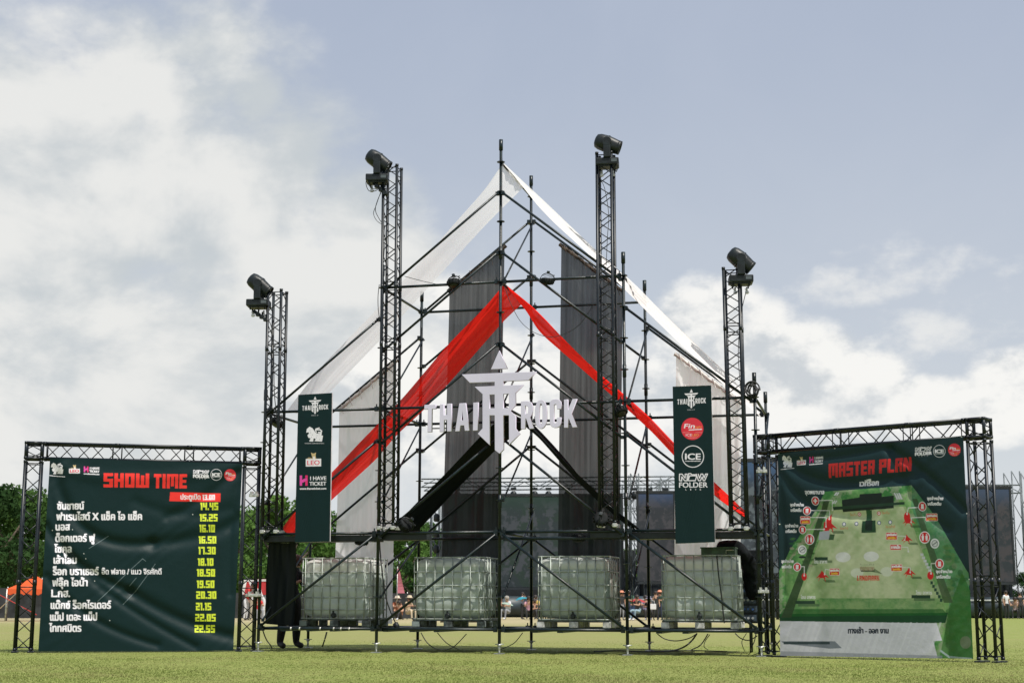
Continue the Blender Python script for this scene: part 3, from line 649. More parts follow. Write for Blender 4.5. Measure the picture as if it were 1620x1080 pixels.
class Canvas:
    """colour grid addressed in photograph pixels through the quad TL,TR,BR,BL"""
    def __init__(s, quad, nx, ny, base):
        s.S = 2; s.nx, s.ny = nx, ny; s.w, s.h = nx*2, ny*2; s.a = np.zeros((s.h, s.w, 3), np.float32)+np.array(base, np.float32)
        (x0, y0), (x1, y1), (x2, y2), (x3, y3) = quad
        A = []; Bv = []                       # homography photo px -> unit square
        for (x, y), (u, v) in zip(quad, ((0, 0), (1, 0), (1, 1), (0, 1))):
            A.append([x, y, 1, 0, 0, 0, -u*x, -u*y]); Bv.append(u); A.append([0, 0, 0, x, y, 1, -v*x, -v*y]); Bv.append(v)
        s.H = np.append(np.linalg.solve(np.array(A, float), np.array(Bv, float)), 1).reshape(3, 3)
    def P(s, L):
        L = np.atleast_2d(np.array(L, float)); q = np.c_[L, np.ones(len(L))] @ s.H.T; q = q[:, :2]/q[:, 2:]; return q*np.array([s.w, s.h])
    def _mask(s, q, loops=None):
        x0, y0 = np.floor(q.min(0)).astype(int); x1, y1 = np.ceil(q.max(0)).astype(int)+1
        x0, y0 = max(0, x0), max(0, y0); x1, y1 = min(s.w, x1), min(s.h, y1)
        if x1 <= x0 or y1 <= y0: return None
        X, Y = np.meshgrid(np.arange(x0, x1)+.5, np.arange(y0, y1)+.5); ins = np.zeros(X.shape, bool)
        for lp in (loops or [q]):
            for i in range(len(lp)):
                (ax, ay), (bx, by) = lp[i], lp[(i+1) % len(lp)]
                if ay == by: continue
                c = ((ay > Y) != (by > Y)) & (X < (bx-ax)*(Y-ay)/(by-ay)+ax); ins ^= c
        return x0, y0, x1, y1, ins, X, Y
    def paint(s, r, c, al=1.0):
        x0, y0, x1, y1, ins = r[:5]; v = s.a[y0:y1, x0:x1]; v[ins] = v[ins]*(1-al)+np.array(c, np.float32)*al
    def poly(s, L, c, al=1.0, holes=()):
        q = s.P(L); r = s._mask(q, [q]+[s.P(h) for h in holes])
        if r: s.paint(r, c, al)
    def ell(s, x, y, rx, ry, c, al=1.0, hole=0.0):
        o = [(x+rx*math.cos(t), y+ry*math.sin(t)) for t in [k*math.pi/18 for k in range(36)]]
        s.poly(o, c, al, [[(x+(a-x)*hole, y+(b-y)*hole) for a, b in o]] if hole else ())
    def rect(s, x0, y0, x1, y1, c, al=1.0): s.poly([(x0, y0), (x1, y0), (x1, y1), (x0, y1)], c, al)
    def line(s, L, w, c, al=1.0):
        for (ax, ay), (bx, by) in zip(L, L[1:]):
            d = math.hypot(bx-ax, by-ay) or 1; nx, ny = -(by-ay)/d*w/2, (bx-ax)/d*w/2; ex_, ey_ = (bx-ax)/d*w*.25, (by-ay)/d*w*.25
            s.poly([(ax+nx-ex_, ay+ny-ey_), (bx+nx+ex_, by+ny+ey_), (bx-nx+ex_, by-ny+ey_), (ax-nx-ex_, ay-ny-ey_)], c, al)
    def tris(s, T, c, bold):
        msk = np.zeros((s.h, s.w), bool)
        for t in T:
            x0, y0 = np.floor(t.min(0)).astype(int); x1, y1 = np.ceil(t.max(0)).astype(int)+1
            x0, y0 = max(0, x0), max(0, y0); x1, y1 = min(s.w, x1), min(s.h, y1)
            if x1 <= x0 or y1 <= y0: continue
            X = np.arange(x0, x1)+.5; Y = (np.arange(y0, y1)+.5)[:, None]
            (ax, ay), (bx, by), (cx, cy) = t
            e0 = (bx-ax)*(Y-ay)-(by-ay)*(X-ax); e1 = (cx-bx)*(Y-by)-(cy-by)*(X-bx); e2 = (ax-cx)*(Y-cy)-(ay-cy)*(X-cx)
            msk[y0:y1, x0:x1] |= ((e0 >= 0) & (e1 >= 0) & (e2 >= 0)) | ((e0 <= 0) & (e1 <= 0) & (e2 <= 0))
        out = msk.copy(); k = int(round(bold))
        for dx in range(-k, k+1):
            for dy in range(-k//2, k//2+1):
                if dx or dy: out |= np.roll(np.roll(msk, dx, 1), dy, 0)
        s.a[out] = np.array(c, np.float32)
    def text(s, t, x0, x1, yb, h, c, kind='th', bold=1.0, slope=0.0, italic=0.0):
        """fits the width between x0 and x1; h = letter height in px; slope = y change per px along the line"""
        T = text_tris(t).astype(float)
        if not len(T): return
        mn, mx = T[..., 0].min(), T[..., 0].max(); q = T.copy(); q[..., 0] = x0+(T[..., 0]-mn)/(mx-mn)*(x1-x0)+T[..., 1]*h*italic
        q[..., 1] = yb-T[..., 1]*h/FH[kind]+slope*(q[..., 0]-x0); s.tris(s.P(q.reshape(-1, 2)).reshape(-1, 3, 2), c, bold)
    def block(s, t, x0, x1, yb, h, c, slope=0.0, gap=.9, shear=0.0):
        W_ = sum(BLOCK[k][0] for k in t)+gap*(len(t)-1); sc = (x1-x0)/W_; x = 0
        for k in t:
            w, R_ = BLOCK[k]
            for e_ in R_:
                qd = e_ if isinstance(e_, list) else ((e_[0], e_[1]), (e_[2], e_[1]), (e_[2], e_[3]), (e_[0], e_[3]))
                pts = [(x0+(x+u)*sc+v/7*h*shear, yb-v/7*h+slope*(x+u)*sc) for u, v in qd]; s.poly(pts, c)
            x += w+gap
    def down(s): return s.a.reshape(s.ny, 2, s.nx, 2, 3).mean((1, 3))
WH = (.74, .72, .78); RED = (.72, .035, .028); YEL = (.58, .68, .045); TEAL = (.002, .0165, .018); DRED = (.50, .02, .03)
def lion(C, x, y, w, h):
    P = [(165, 108), (130, 140), (122, 190), (150, 185), (160, 200), (138, 225), (150, 260), (178, 268), (160, 310), (212, 312), (214, 275), (226, 268), (246, 282), (225, 306), (322, 312), (336, 232), (314, 226), (322, 195), (298, 198), (245, 204), (226, 165), (200, 128)]
    f = lambda p: (x+(p[0]-120)/220*w, y+(p[1]-105)/210*h)
    C.poly([f(p) for p in P], WH); C.line([f(p) for p in ((245, 200), (250, 180), (240, 160), (245, 140), (290, 125))], w*.06, WH); C.line([f(p) for p in ((245, 150), (300, 150), (318, 168), (312, 188), (275, 186))], w*.07, WH)
    for q in ((170, 160), (180, 190), (200, 220), (260, 230), (285, 215), (250, 260), (290, 285), (188, 255)): a, b = f(q); C.ell(a, b, w*.022, h*.03, (.12, .16, .18), .8)
def logos_left(C, x, y, w, sl):       # lion, LEO, I HAVE TICKET row starting at x,y
    lion(C, x, y, 21*w, 19*w); C.line([(x-2*w, y+21*w), (x+23*w, y+21*w+25*w*sl)], 1.0, WH)
def leo(C, x0, y0, x1, y1, sl=0.0):
    m = (x0+x1)/2; h = y1-y0
    C.poly([(x0, y0+0), (x1, y0+sl*(x1-x0)), (x1, y1+sl*(x1-x0)), (x0, y1)], (.70, .68, .73)); C.text('LEO', x0+(x1-x0)*.1, x1-(x1-x0)*.1, y1-h*.2, h*.62, (.60, .04, .08), 'la', 1, sl)
    C.poly([(m-h*.1, y0), (m-h*.25, y0-h*.55), (m-h*.32, y0-h*.85), (m-h*.1, y0-h*.72), (m+h*.12, y0-h*.72), (m+h*.35, y0-h*.85), (m+h*.28, y0-h*.5), (m+h*.35, y0)], (.50, .38, .20)); C.ell(m+h*.08, y0-h*.15, h*.15, h*.2, WH, .8)
    C.poly([(m-h*.9, y0), (m-h*.6, y0-h*.22), (m-h*.1, y0-h*.1), (m-h*.1, y0)], (.34, .25, .15))
def ticket(C, x0, y0, x1, y1, sl=0.0, small=True):
    w, h = x1-x0, y1-y0; hw = w*.30; PK = (.66, .07, .34); f = lambda a, b: (x0+a*hw, y0+b*h*.72+sl*a*hw)
    C.poly([f(0, 0), f(.3, 0), f(.3, 1), f(0, 1)], PK); C.poly([f(.7, 0), f(1, 0), f(1, 1), f(.7, 1)], (.66, .03, .16)); C.poly([f(0, .55), f(.62, .3), f(.9, .3), f(.9, .5), f(.4, .7), f(.1, .72)], PK)
    C.text('I HAVE', x0+w*.40, x1, y0+h*.34+sl*w*.4, h*.27, WH, 'la', 1, sl); C.text('TICKET', x0+w*.37, x1, y0+h*.72+sl*w*.4, h*.27, WH, 'la', 1, sl); C.text('www.ihaveticket.com', x0, x1, y1+(0)+0*sl, h*.15, WH, 'la', 1, sl)
def folder(C, x0, y0, x1, y1, sl=0.0):
    w, h = x1-x0, y1-y0; f = lambda a, b: (x0+a*w, y0+b*h+sl*a*w); lw = max(.9, h*.055)
    C.line([f(.01, .42), f(.01, .03), f(.10, .03), f(.21, .27), f(.21, .03), f(.28, .03), f(.28, .42), f(.19, .42), f(.09, .18), f(.09, .42), f(.01, .42)], lw, WH)
    C.line([f(.31, .42), f(.37, .13), f(.62, .13), f(.57, .42), f(.31, .42)], lw, WH); C.line([f(.31, .40), f(.33, .0), f(.41, .0), f(.45, .07), f(.58, .07)], lw, WH)
    C.line([f(.60, .03), f(.68, .42), f(.75, .42), f(.81, .2), f(.85, .42), f(.90, .42), f(1.0, .03), f(.93, .03), f(.88, .26), f(.83, .03), f(.77, .03), f(.72, .28), f(.67, .03)], lw, WH)
    C.text('FOLDER', *[f(.0, 0)[0], f(1, 0)[0]], y0+h*.83, h*.32, WH, 'la', max(1, C.nx/400*1.2), sl)
    for k, ch in enumerate('LIVE'): a, b = f(.22+.17*k, 1.0); C.text(ch, a, a+w*(.03 if ch == 'I' else .045), b, h*.11, WH, 'la', 0)
def ice(C, x, y, r):
    C.ell(x, y, r, r, WH, 1, .93); C.text('ICE', x-r*.68, x+r*.68, y+r*.27, r*.56, WH, 'la', 1.6)
    for a, b in ((-.78, -.40), (-.30, .02), (.1, .28)): pass
    C.line([(x-r*.68, y+r*.42), (x+r*.68, y+r*.42)], r*.04+.2, WH)
def fin(C, x, y, r):
    C.ell(x, y, r, r, (.62, .035, .055)); C.text('Fin', x-r*.75, x+r*.18, y-r*.05, r*.42, WH, 'la', 1, 0, .3); C.text('Light', x+r*.2, x+r*.85, y-r*.08, r*.22, (.75, .35, .08), 'la', 0, 0, .25)
    C.line([(x-r*.3, y+.1*r), (x+r*.85, y+.04*r)], r*.07+.2, WH); C.text('ICE', x-r*.58, x-r*.05, y+r*.66, r*.22, WH, 'la', 0); C.text('LEO', x+r*.02, x+r*.6, y+r*.66, r*.22, (.70, .38, .10), 'la', 0)
    C.line([(x-r*.9, y+r*.33), (x-r*.2, y+r*.33)], .5, (.7, .3, .3)); C.line([(x+r*.3, y+r*.33), (x+r*.9, y+r*.33)], .5, (.7, .3, .3)); C.line([(x-r*.4, y+r*.8), (x+r*.45, y+r*.8)], .5, (.75, .4, .35))
def thairock(C, x0, x1, yt, sl=0.0):   # the lettering again, small
    k = (x1-x0)/1450.0; f = lambda L: [(x0+(a-72)*k, yt+(b-32)*k+sl*(a-72)*k) for a, b in L]
    C.poly(f(EMB), WH, 1, [f(h) for h in EH]); C.poly(f(ARW), WH)
    for q in 'THAIROCK': C.poly(f(LET[q][0]), WH, 1, [f(h) for h in LET[q][1]])
    C.text('2017', x0+(x1-x0)*.34, x0+(x1-x0)*.62, yt+1045*k+.4, (x1-x0)*.035, (.5, .5, .55), 'la', 0)
def printed_sheet(C, corners, disp, label, name='printed_banner', cat='banner', parent=None, group=None):
    """corners: world TL,TR,BR,BL; disp(u,v)->metres toward the viewer"""
    cdn = C.down(); nx, ny = C.nx, C.ny; u = (np.arange(nx)/(nx-1))[None, :]; v = (np.arange(ny)/(ny-1))[:, None]
    TL, TR, BR, BL = [np.array(c) for c in corners]; P = (TL*((1-u)*(1-v))[..., None]+TR*(u*(1-v))[..., None]+BR*(u*v)[..., None]+BL*((1-u)*v)[..., None])
    nrm = np.cross(TR-TL, BL-TL); nrm /= np.linalg.norm(nrm); d = disp(u+0*v, v+0*u); P = P+nrm*d[..., None]
    o = P[-1, nx//2].copy(); P -= o; nv = nx*ny
    me = bpy.data.meshes.new(name); me.vertices.add(nv); me.vertices.foreach_set('co', P.reshape(-1).astype(np.float32))
    i = (np.arange(ny-1)[:, None]*nx+np.arange(nx-1)[None, :]).reshape(-1); q = np.stack([i, i+nx, i+nx+1, i+1], 1).astype(np.int32)
    me.loops.add(q.size); me.loops.foreach_set('vertex_index', q.reshape(-1)); me.polygons.add(len(q))
    me.polygons.foreach_set('loop_start', np.arange(0, q.size, 4, dtype=np.int32)); me.polygons.foreach_set('loop_total', np.full(len(q), 4, np.int32)); me.polygons.foreach_set('use_smooth', np.ones(len(q), bool))
    at_ = me.color_attributes.new('Print', 'FLOAT_COLOR', 'POINT'); at_.data.foreach_set('color', np.concatenate([cdn, np.ones((ny, nx, 1), np.float32)], 2).reshape(-1).astype(np.float32)); me.update()
    ob = mesh_obj(name, me, PRINT, parent); ob.location = Vector(o) if parent is None else Vector(o)-parent.location
    if parent is None: tag(ob, label, cat, group)
    return ob, Vector(nrm)
def folds(L, extra=0.0, seed=0):
    def f(U, V):
        u, v = np.meshgrid(np.linspace(0, 1, 130), np.linspace(0, 1, 130)); h = np.zeros(u.shape)
        for p0, p1, p2, amp, wd in L:
            best = np.full(u.shape, 9.0)
            for t in np.linspace(0, 1, 160):
                x = (1-t)**2*p0[0]+2*t*(1-t)*p1[0]+t*t*p2[0]; y = (1-t)**2*p0[1]+2*t*(1-t)*p1[1]+t*t*p2[1]; best = np.minimum(best, (u-x)**2+(v-y)**2)
            h += amp*1.25*np.exp(-best/(wd*wd))
        gx, gy = U*128.999, V*128.999; ix, iy = gx.astype(int), gy.astype(int); fx, fy = gx-ix, gy-iy
        h = h[iy, ix]*(1-fx)*(1-fy)+h[iy, ix+1]*fx*(1-fy)+h[iy+1, ix]*(1-fx)*fy+h[iy+1, ix+1]*fx*fy; u, v = U, V
        h = h+.0016*np.sin((U*1.0+V*1.5)*60+4*np.sin(U*9+V*4))*np.clip(np.sin(U*6.1+V*7+seed), 0, 1)**2+extra*(np.sin(u*9+v*3+seed)*np.sin(v*7-u*2+1.3*seed)+.5*np.sin(u*17-v*11+seed)*np.sin(v*13+2))
        return h
    return f
# ---- the two narrow banner panels
def panel(quad, Y, draw, label, base):
    C = Canvas(quad, 150, 620, base); draw(C); TLw, TRw, BRw, BLw = [at(*p, Y) for p in quad]
    r = empty('banner_panel', (TLw+TRw+BRw+BLw)/4*1.0, 0, label, 'banner', 'narrow banner panels clamped to the scaffold'); r.location.z = min(BLw.z, BRw.z); r.location.y = Y
    ob, nr = printed_sheet(C, [p+Vector((0, -.018, 0)) for p in (TLw, TRw, BRw, BLw)], folds([], .0015), '', 'printed_face', parent=r)
    mb = MB(); B = [TLw, TRw, BRw, BLw]; vs = [p+Vector((0, -.014, 0)) for p in B]+[p+Vector((0, .02, 0)) for p in B]
    mb.add(vs, [(3, 2, 1, 0), (4, 5, 6, 7), (0, 1, 5, 4), (1, 2, 6, 5), (2, 3, 7, 6), (3, 0, 4, 7)]); mb.build('backing_board', mat('white_panel_core', (.62, .60, .64), .6), r, world=r.location)
    for a, b in ((B[0], B[1]), (B[3], B[2])):
        for t in (.2, .8): p = a.lerp(b, t); q = MB(); q.box(p+Vector((0, .045, .12 if a is B[3] else -.25)), (.05, .055, .05), ch=.006); q.build('clamp', SILV, r, world=r.location)
    return r
def dl(C):
    thairock(C, 479, 520, 627.5, -.02); lion(C, 485, 674, 27, 24); C.text('SINGHA CORPORATION', 483, 513, 701.3, 1.6, WH, 'la', 0)
    leo(C, 484.5, 725, 508.5, 737, -.02); ticket(C, 475, 751, 516.5, 773.5, -.01)
def dr(C):
    thairock(C, 1072, 1117, 616, -.02); fin(C, 1095.5, 678, 17.4); ice(C, 1096.5, 721.5, 17.5); folder(C, 1075, 748.5, 1119.5, 775, -.005)
panel([(472.5, 624.5), (526, 621.5), (522.3, 856), (467.2, 857.5)], -.16, dl, 'narrow dark banner panel left of the tall tower, with the lion and pink ticket logos', TEAL)
panel([(1064.3, 611.5), (1125.3, 609.5), (1131.5, 857), (1069, 859.5)], -.16, dr, 'narrow dark banner panel right of the peak with red disc and circled ICE logo', TEAL)
# ------------------------------------------------------------------ truss goal frames
def frame(pl_, pr_, dirin, label, pitch=.25):
    """pl_/pr_: ground centres of the two columns; H to the top"""
    H = 3.30; w = .24; a = (pr_-pl_).normalized(); b = Vector((-a.y, a.x, 0)); r = empty('truss_goalpost', (pl_+pr_)/2, 0, label, 'truss frame', 'goal shaped truss frames that hold the printed boards'); wl_ = r.location
    def part(nm, p0, p1, A, B, rungs):
        ch, la = truss_mesh(p0-wl_, p1-wl_, A, B, w, pitch, rungs); base = ch[0]
        for k, m in enumerate(ch): m.build('chord', TRUSS, r)
        la.build('lattice', LATT, r)
    for p in (pl_, pr_):
        part('column', p+ez*.03, p+ez*(H-.30), a, b, (1.05,))
        for k in (-.12, .12):
            q = MB(); q.box(p+a*k+ez*.012, (.09, .34, .02), Matrix.Rotation(math.atan2(a.y, a.x), 3, 'Z')); q.build('foot_plate', GALV if 0 else TRUSS, r, world=wl_)
        ch, la = truss_mesh(p+ez*(H-.28)-wl_, p+ez*H-wl_, a, b, w, .28, ()); 
        for m in ch: m.build('corner_tube', TRUSS, r)
        for z in (H-.27, H-.02):
            for s, e in (((-1, -1), (1, -1)), ((1, -1), (1, 1)), ((1, 1), (-1, 1)), ((-1, 1), (-1, -1))): la.tube(p+a*(.12*s[0])+b*(.12*s[1])+ez*z-wl_, p+a*(.12*e[0])+b*(.12*e[1])+ez*z-wl_, .023, 8)
        la.build('corner_lattice', LATT, r)
    z = H-.145; Lb = (pr_-pl_).length
    part('beam', pl_+a*.15+ez*z, pr_-a*.15+ez*z, b*-1, ez, (Lb*.33, Lb*.66))
    return r, a, b
lo = foot(40.5, 23.55); ro = foot(391.5, 24.35)
FL, fa, fb = frame(lo, ro, None, 'black truss frame left of the scaffold holding the show times')
lo2 = foot(1218, 22.35); ro2 = foot(1563, 20.25)
FR, fa2, fb2 = frame(lo2, ro2, None, 'black truss frame right of the scaffold holding the map')
def clamp_at(px, py, Y, parent, ln=.16, rz=0):
    p = at(px, py, Y); q = MB(); q.box(p, (ln, .06, .05), Matrix.Rotation(rz, 3, 'Z'), ch=.01); q.box(p+Vector((ln*.25, 0, .02)), (.03, .08, .08)); q.box(p-Vector((ln*.25, 0, -.02)), (.03, .08, .08)); q.build('clamp', SILV, parent, world=parent.location)
clamp_at(402, 783, -.12, FL); clamp_at(401, 941, -.12, FL, .26); clamp_at(1205, 745, -.15, FR); clamp_at(1208, 935, -.15, FR)
# ---- boards
def plane_pt(px, py, p0, nrm):
    d = ray(px, py); t = (p0-cam_loc).dot(nrm)/d.dot(nrm); return cam_loc+d*t
QL = [(79, 724), (383.5, 733), (369, 1028.5), (60.5, 1029.5)]
CL_ = Canvas(QL, 520, 500, TEAL)
rows_ = [('ซันชายน์', 91, 133, 806, '14.45', 317, 345, 807), ('ฟาเรนไฮต์ X แช็ค ไอ แช็ค', 90, 224.5, 823, '15.25', 316, 344, 825), ('นอส', 88.5, 110.5, 839, '16.10', 315.5, 340, 842), ('ด็อกเตอร์ ฟู', 88, 150, 857, '16.50', 314.5, 342, 860),
         ('โซคูล', 86.5, 113, 874, '17.30', 314, 341, 877), ('เล้าโลม', 85.5, 121, 891.5, '18.10', 313, 337.5, 895), ('ร็อก บราเธอร์', 84.5, 156, 909.5, '18.50', 311.5, 340, 912), ('ฟลุ๊ค ไอน้ำ', 83.5, 138.5, 927, '19.50', 311.5, 339, 930),
         ('L.กฮ.', 82, 110.5, 944, '20.30', 310.5, 342, 947), ('แด๊กซ์ ร็อคไรเดอร์', 81, 175.5, 962.5, '21.15', 310, 334, 965), ('แม็ป เดอะ แม็ป', 80, 153.5, 981, '22.05', 309, 341, 982.5), ('ไททศมิตร', 78.5, 128.5, 998.5, '22.55', 308, 340, 1000)]
for t, x0, x1, yb, n, a0, a1, yn in rows_:
    CL_.text(t, x0, x1, yb, 8.8, WH, 'th', 1.6, -.004); CL_.block(n, a0, a1, yn, 11.8, YEL, .0, .75)
CL_.text('อี๊ด ฟลาย / แมว จิรศักดิ์', 161.5, 256, 908.5, 6.6, WH, 'th', 1.4)
CL_.block('SHOW', 164, 236, 771, 22.5, RED, .008, .7, .02); CL_.block('TIME', 243.5, 295.5, 772.3, 22.5, RED, .008, .7, .02)
CL_.poly([(269.5, 778.5), (349, 780.5), (348.5, 794), (268, 793)], RED); CL_.text('ประตูเปิด', 286, 317, 790.3, 6.3, WH, 'th', 1.4); CL_.block('13.00', 320.5, 340, 791, 8.5, WH, 0, .8)
logos_left(CL_, 80.5, 731.5, .97, .1); leo(CL_, 109.5, 741.5, 126.8, 749, .0); ticket(CL_, 133, 737.5, 157.5, 750.5, .04); folder(CL_, 306, 743.5, 330.5, 758, .02); ice(CL_, 342, 751, 9); fin(CL_, 363.8, 751.5, 9.3)
for L in ([(141, 868), (158, 857), (172, 848)], [(155, 951), (172, 935), (205, 903), (226, 884), (231, 888)], [(195, 956), (215, 935), (232, 912), (246, 892)], [(205, 927), (216, 914)]): CL_.line(L, .7, (.20, .26, .28), .7)
for x, y in ((133, 876), (136, 884), (150, 919), (83, 839), (115, 838), (305, 814), (63, 929), (174, 981), (104, 924)): CL_.ell(x, y, .8, .8, (.5, .52, .5))
na = fb*-1; pL = (lo+ro)/2+na*.165+ez*1.5
cor = [plane_pt(x, y, pL, na) for x, y in QL]
BLD, nr = printed_sheet(CL_, cor, folds([((.02, .02), (.10, .50), (.55, .44), .035, .030), ((.55, .44), (.85, .42), (1, .30), .030, .035), ((.0, .05), (.02, .30), (.12, .52), .018, .025), ((.02, .02), (.25, .18), (.98, .02), -.016, .035),
    ((.0, .36), (.12, .56), (.45, .70), .034, .026), ((.45, .70), (.75, .88), (1, .93), .034, .032), ((.10, .50), (.3, .72), (.8, .98), .022, .022), ((1, .02), (.8, .22), (.62, .30), .022, .028), ((.99, .05), (.93, .35), (.97, .7), .014, .02), ((.02, .62), (.2, .86), (.6, .97), .022, .022), ((.45, .22), (.7, .33), (.95, .25), .012, .03)], .0035, 1.0),
    'dark green printed board with red SHOW TIME heading and yellow times, on the left frame')
QR = [(1229.5, 717), (1524, 689.5), (1539.5, 1041.5), (1234.5, 1036.5)]
CR = Canvas(QR, 520, 560, (.010, .030, .035))
GR = (.07, .21, .05); G2 = (.20, .33, .13); DG = (.015, .09, .02)
CR.poly([(1304, 777), (1441, 767), (1471, 806), (1500, 852), (1531, 905), (1541, 1043), (1228, 1040), (1228, 985), (1231, 905), (1250, 868), (1275, 830), (1296, 795)], GR)
rg = random.Random(4)
def inside(x, y): return y > 770 and x > 1304-(y-777)*.62 and x < 1441+(y-767)*.66 and x > 1231
def vnoise(h, w, cell, seed):
    r_ = np.random.default_rng(seed).random((h//cell+3, w//cell+3)).astype(np.float32); Y, X = np.mgrid[0:h, 0:w]/cell; iy, ix = Y.astype(int), X.astype(int); fy, fx = Y-iy, X-ix
    fy = fy*fy*(3-2*fy); fx = fx*fx*(3-2*fx); return r_[iy, ix]*(1-fx)*(1-fy)+r_[iy, ix+1]*fx*(1-fy)+r_[iy+1, ix]*(1-fx)*fy+r_[iy+1, ix+1]*fx*fy
def mottle(C, L, cols, cell, seed, al=1.0, thr=None):
    q_ = C.P(L); r_ = C._mask(q_)
    x0, y0, x1, y1, ins = r_[:5]; h, w = y1-y0, x1-x0; f = .5*vnoise(h, w, cell, seed)+.3*vnoise(h, w, max(2, cell//3), seed+1)+.2*vnoise(h, w, max(2, cell//8), seed+2)
    f = np.clip((f-.5)*2.6+.5, 0, 1)[..., None]; a, b = np.array(cols[0], np.float32), np.array(cols[1], np.float32); c_ = a*(1-f)+b*f; A_ = al if thr is None else al*np.clip((f-thr)*5, 0, 1)
    v = C.a[y0:y1, x0:x1]; m_ = v*(1-A_)+c_*A_; v[ins] = m_[ins]
MAPQ = [(1304, 777), (1441, 767), (1471, 806), (1500, 852), (1531, 905), (1541, 1043), (1228, 1040), (1228, 985), (1231, 905), (1250, 868), (1275, 830), (1296, 795)]
mottle(CR, MAPQ, ((.045, .18, .05), (.19, .36, .13)), 90, 5)
mottle(CR, MAPQ, ((.2, .24, .17), (.30, .33, .24)), 60, 25, .6, .62)
mottle(CR, [(1441, 767), (1471, 806), (1500, 852), (1531, 905), (1541, 1043), (1500, 1043), (1500, 950), (1440, 800)], ((.02, .15, .075), (.06, .20, .13)), 50, 45, .6)
for k in range(30):
    x, y = rg.uniform(1232, 1535), rg.uniform(772, 985)
    if inside(x-6, y) and inside(x+6, y-3): CR.ell(x, y, rg.uniform(3, 14), rg.uniform(2, 6), rg.choice([GR, G2, DG, (.09, .17, .06), (.13, .22, .10), (.05, .15, .03)]), .35)
CR.poly([(1313, 806), (1432, 800), (1492, 962), (1492, 975), (1256, 976), (1256, 960)], (.33, .40, .22), .85); CR.poly([(1325, 860), (1430, 860), (1455, 900), (1300, 905)], (.38, .44, .27), .4)
for k in range(160):
    x, y = rg.uniform(1290, 1480), rg.uniform(810, 960)
    if x > 1320-(y-806)*.4 and x < 1425+(y-800)*.38: CR.ell(x, y, rg.uniform(4, 22), rg.uniform(1.5, 5), rg.choice([(.24, .33, .16), (.42, .45, .28), (.28, .40, .2), (.20, .30, .12)]), .25)
mottle(CR, [(1318, 806), (1428, 800), (1488, 955), (1488, 972), (1262, 974), (1262, 955)], ((.27, .38, .18), (.50, .54, .36)), 130, 61, .85)
mottle(CR, [(1256, 945), (1490, 945), (1497, 974), (1250, 976)], ((.05, .20, .05), (.20, .32, .13)), 50, 71, .8)
CR.poly([(1237, 900), (1278, 838), (1300, 800), (1303, 806), (1262, 868), (1238, 905)], (.34, .30, .24), .55)
for k in range(40): CR.ell(rg.uniform(1245, 1290), rg.uniform(850, 895), rg.uniform(2, 5), rg.uniform(1, 2.5), rg.choice([DG, (.3, .26, .2), (.04, .12, .03)]), .6)
for k in range(120):
    y = rg.uniform(840, 1030); x = rg.uniform(1495, 1536)
    if inside(x+5, y): CR.ell(x, y, rg.uniform(3, 9), rg.uniform(2, 6), rg.choice([DG, (.03, .13, .03), (.10, .2, .06), (.16, .22, .12)]), .5)
CR.poly([(1521, 905), (1538, 940), (1541, 1043), (1485, 1043), (1490, 1015), (1500, 960)], (.035, .14, .025), .8); CR.line([(1487, 1028), (1500, 1038), (1536, 1041)], 3, (.35, .42, .45), .8); CR.ell(1527, 1015, 9, 10, (.2, .2, .16), .6)
CR.poly([(1230, 970), (1498, 968), (1494, 984), (1230, 984)], (.010, .055, .022)); CR.poly([(1240, 962), (1490, 962), (1498, 972), (1232, 974)], (.012, .10, .020), .75)
CR.poly([(1302, 792), (1312, 790), (1252, 976), (1236, 976), (1276, 872)], (.03, .055, .025), .9); CR.poly([(1441, 788), (1449, 788), (1506, 952), (1492, 952)], (.05, .085, .04), .85)
CR.poly([(1229, 981), (1481, 984.5), (1489, 1012), (1476, 1013), (1484, 1045), (1229, 1040)], (.58, .57, .66))
for k in range(26):
    x = 1238+k*9.4+rg.uniform(-2, 2); CR.poly([(x+14, 983), (x+17, 983), (x-3+rg.uniform(-3, 3), 1040), (x-8, 1040)], (.70, .69, .77), rg.uniform(.1, .45))
CR.text('ทางเข้า - ออก งาน', 1341, 1404.5, 1000.5, 6.6, (.012, .02, .035), 'th', 1.8); CR.poly([(1236, 1013), (1320, 1013), (1331, 1024), (1312, 1025), (1240, 1017)], (.20, .22, .27)); CR.rect(1240, 1014, 1312, 1018, (.04, .06, .07)); CR.poly([(1236, 1029), (1490, 1036), (1490, 1045), (1230, 1040)], (.24, .25, .31), .7)
CR.block('MASTER', 1310, 1382.5, 755.5, 22, (.55, .03, .03), -.085, .7, .02); CR.block('PLAN', 1389.5, 1439.5, 748.5, 22, (.55, .03, .03), -.085, .7, .02)
CR.text('เวทีร็อก', 1358, 1387.5, 768.3, 6.5, WH, 'th', 2, -.05)
lion(CR, 1235, 719.5, 17, 19.5); CR.line([(1234, 742), (1254.5, 740)], .9, WH); leo(CR, 1259.5, 728.5, 1274, 736, -.08); ticket(CR, 1279.5, 722.5, 1301, 735.5, -.08); folder(CR, 1447, 708, 1473, 723, -.08); ice(CR, 1485.5, 713.5, 9.8); fin(CR, 1509.5, 711.5, 10)
BK = (.012, .022, .018)
CR.poly([(1331, 790), (1359, 786), (1359, 781), (1394, 779), (1394, 785), (1413, 783), (1413, 803), (1332, 809)], BK); CR.poly([(1316, 801), (1430, 793), (1430, 797), (1318, 806)], (.02, .05, .03)); CR.rect(1369, 806, 1378, 826, (.03, .09, .04)); CR.poly([(1363, 823), (1384, 822), (1385, 841), (1362, 842)], (.02, .06, .03)); CR.rect(1368, 822, 1379, 838, BK)
for k in range(3): CR.poly([(1413+k*3.4, 779), (1415.3+k*3.4, 779), (1420+k*3.6, 789), (1417+k*3.6, 789)], (.5, .5, .55))
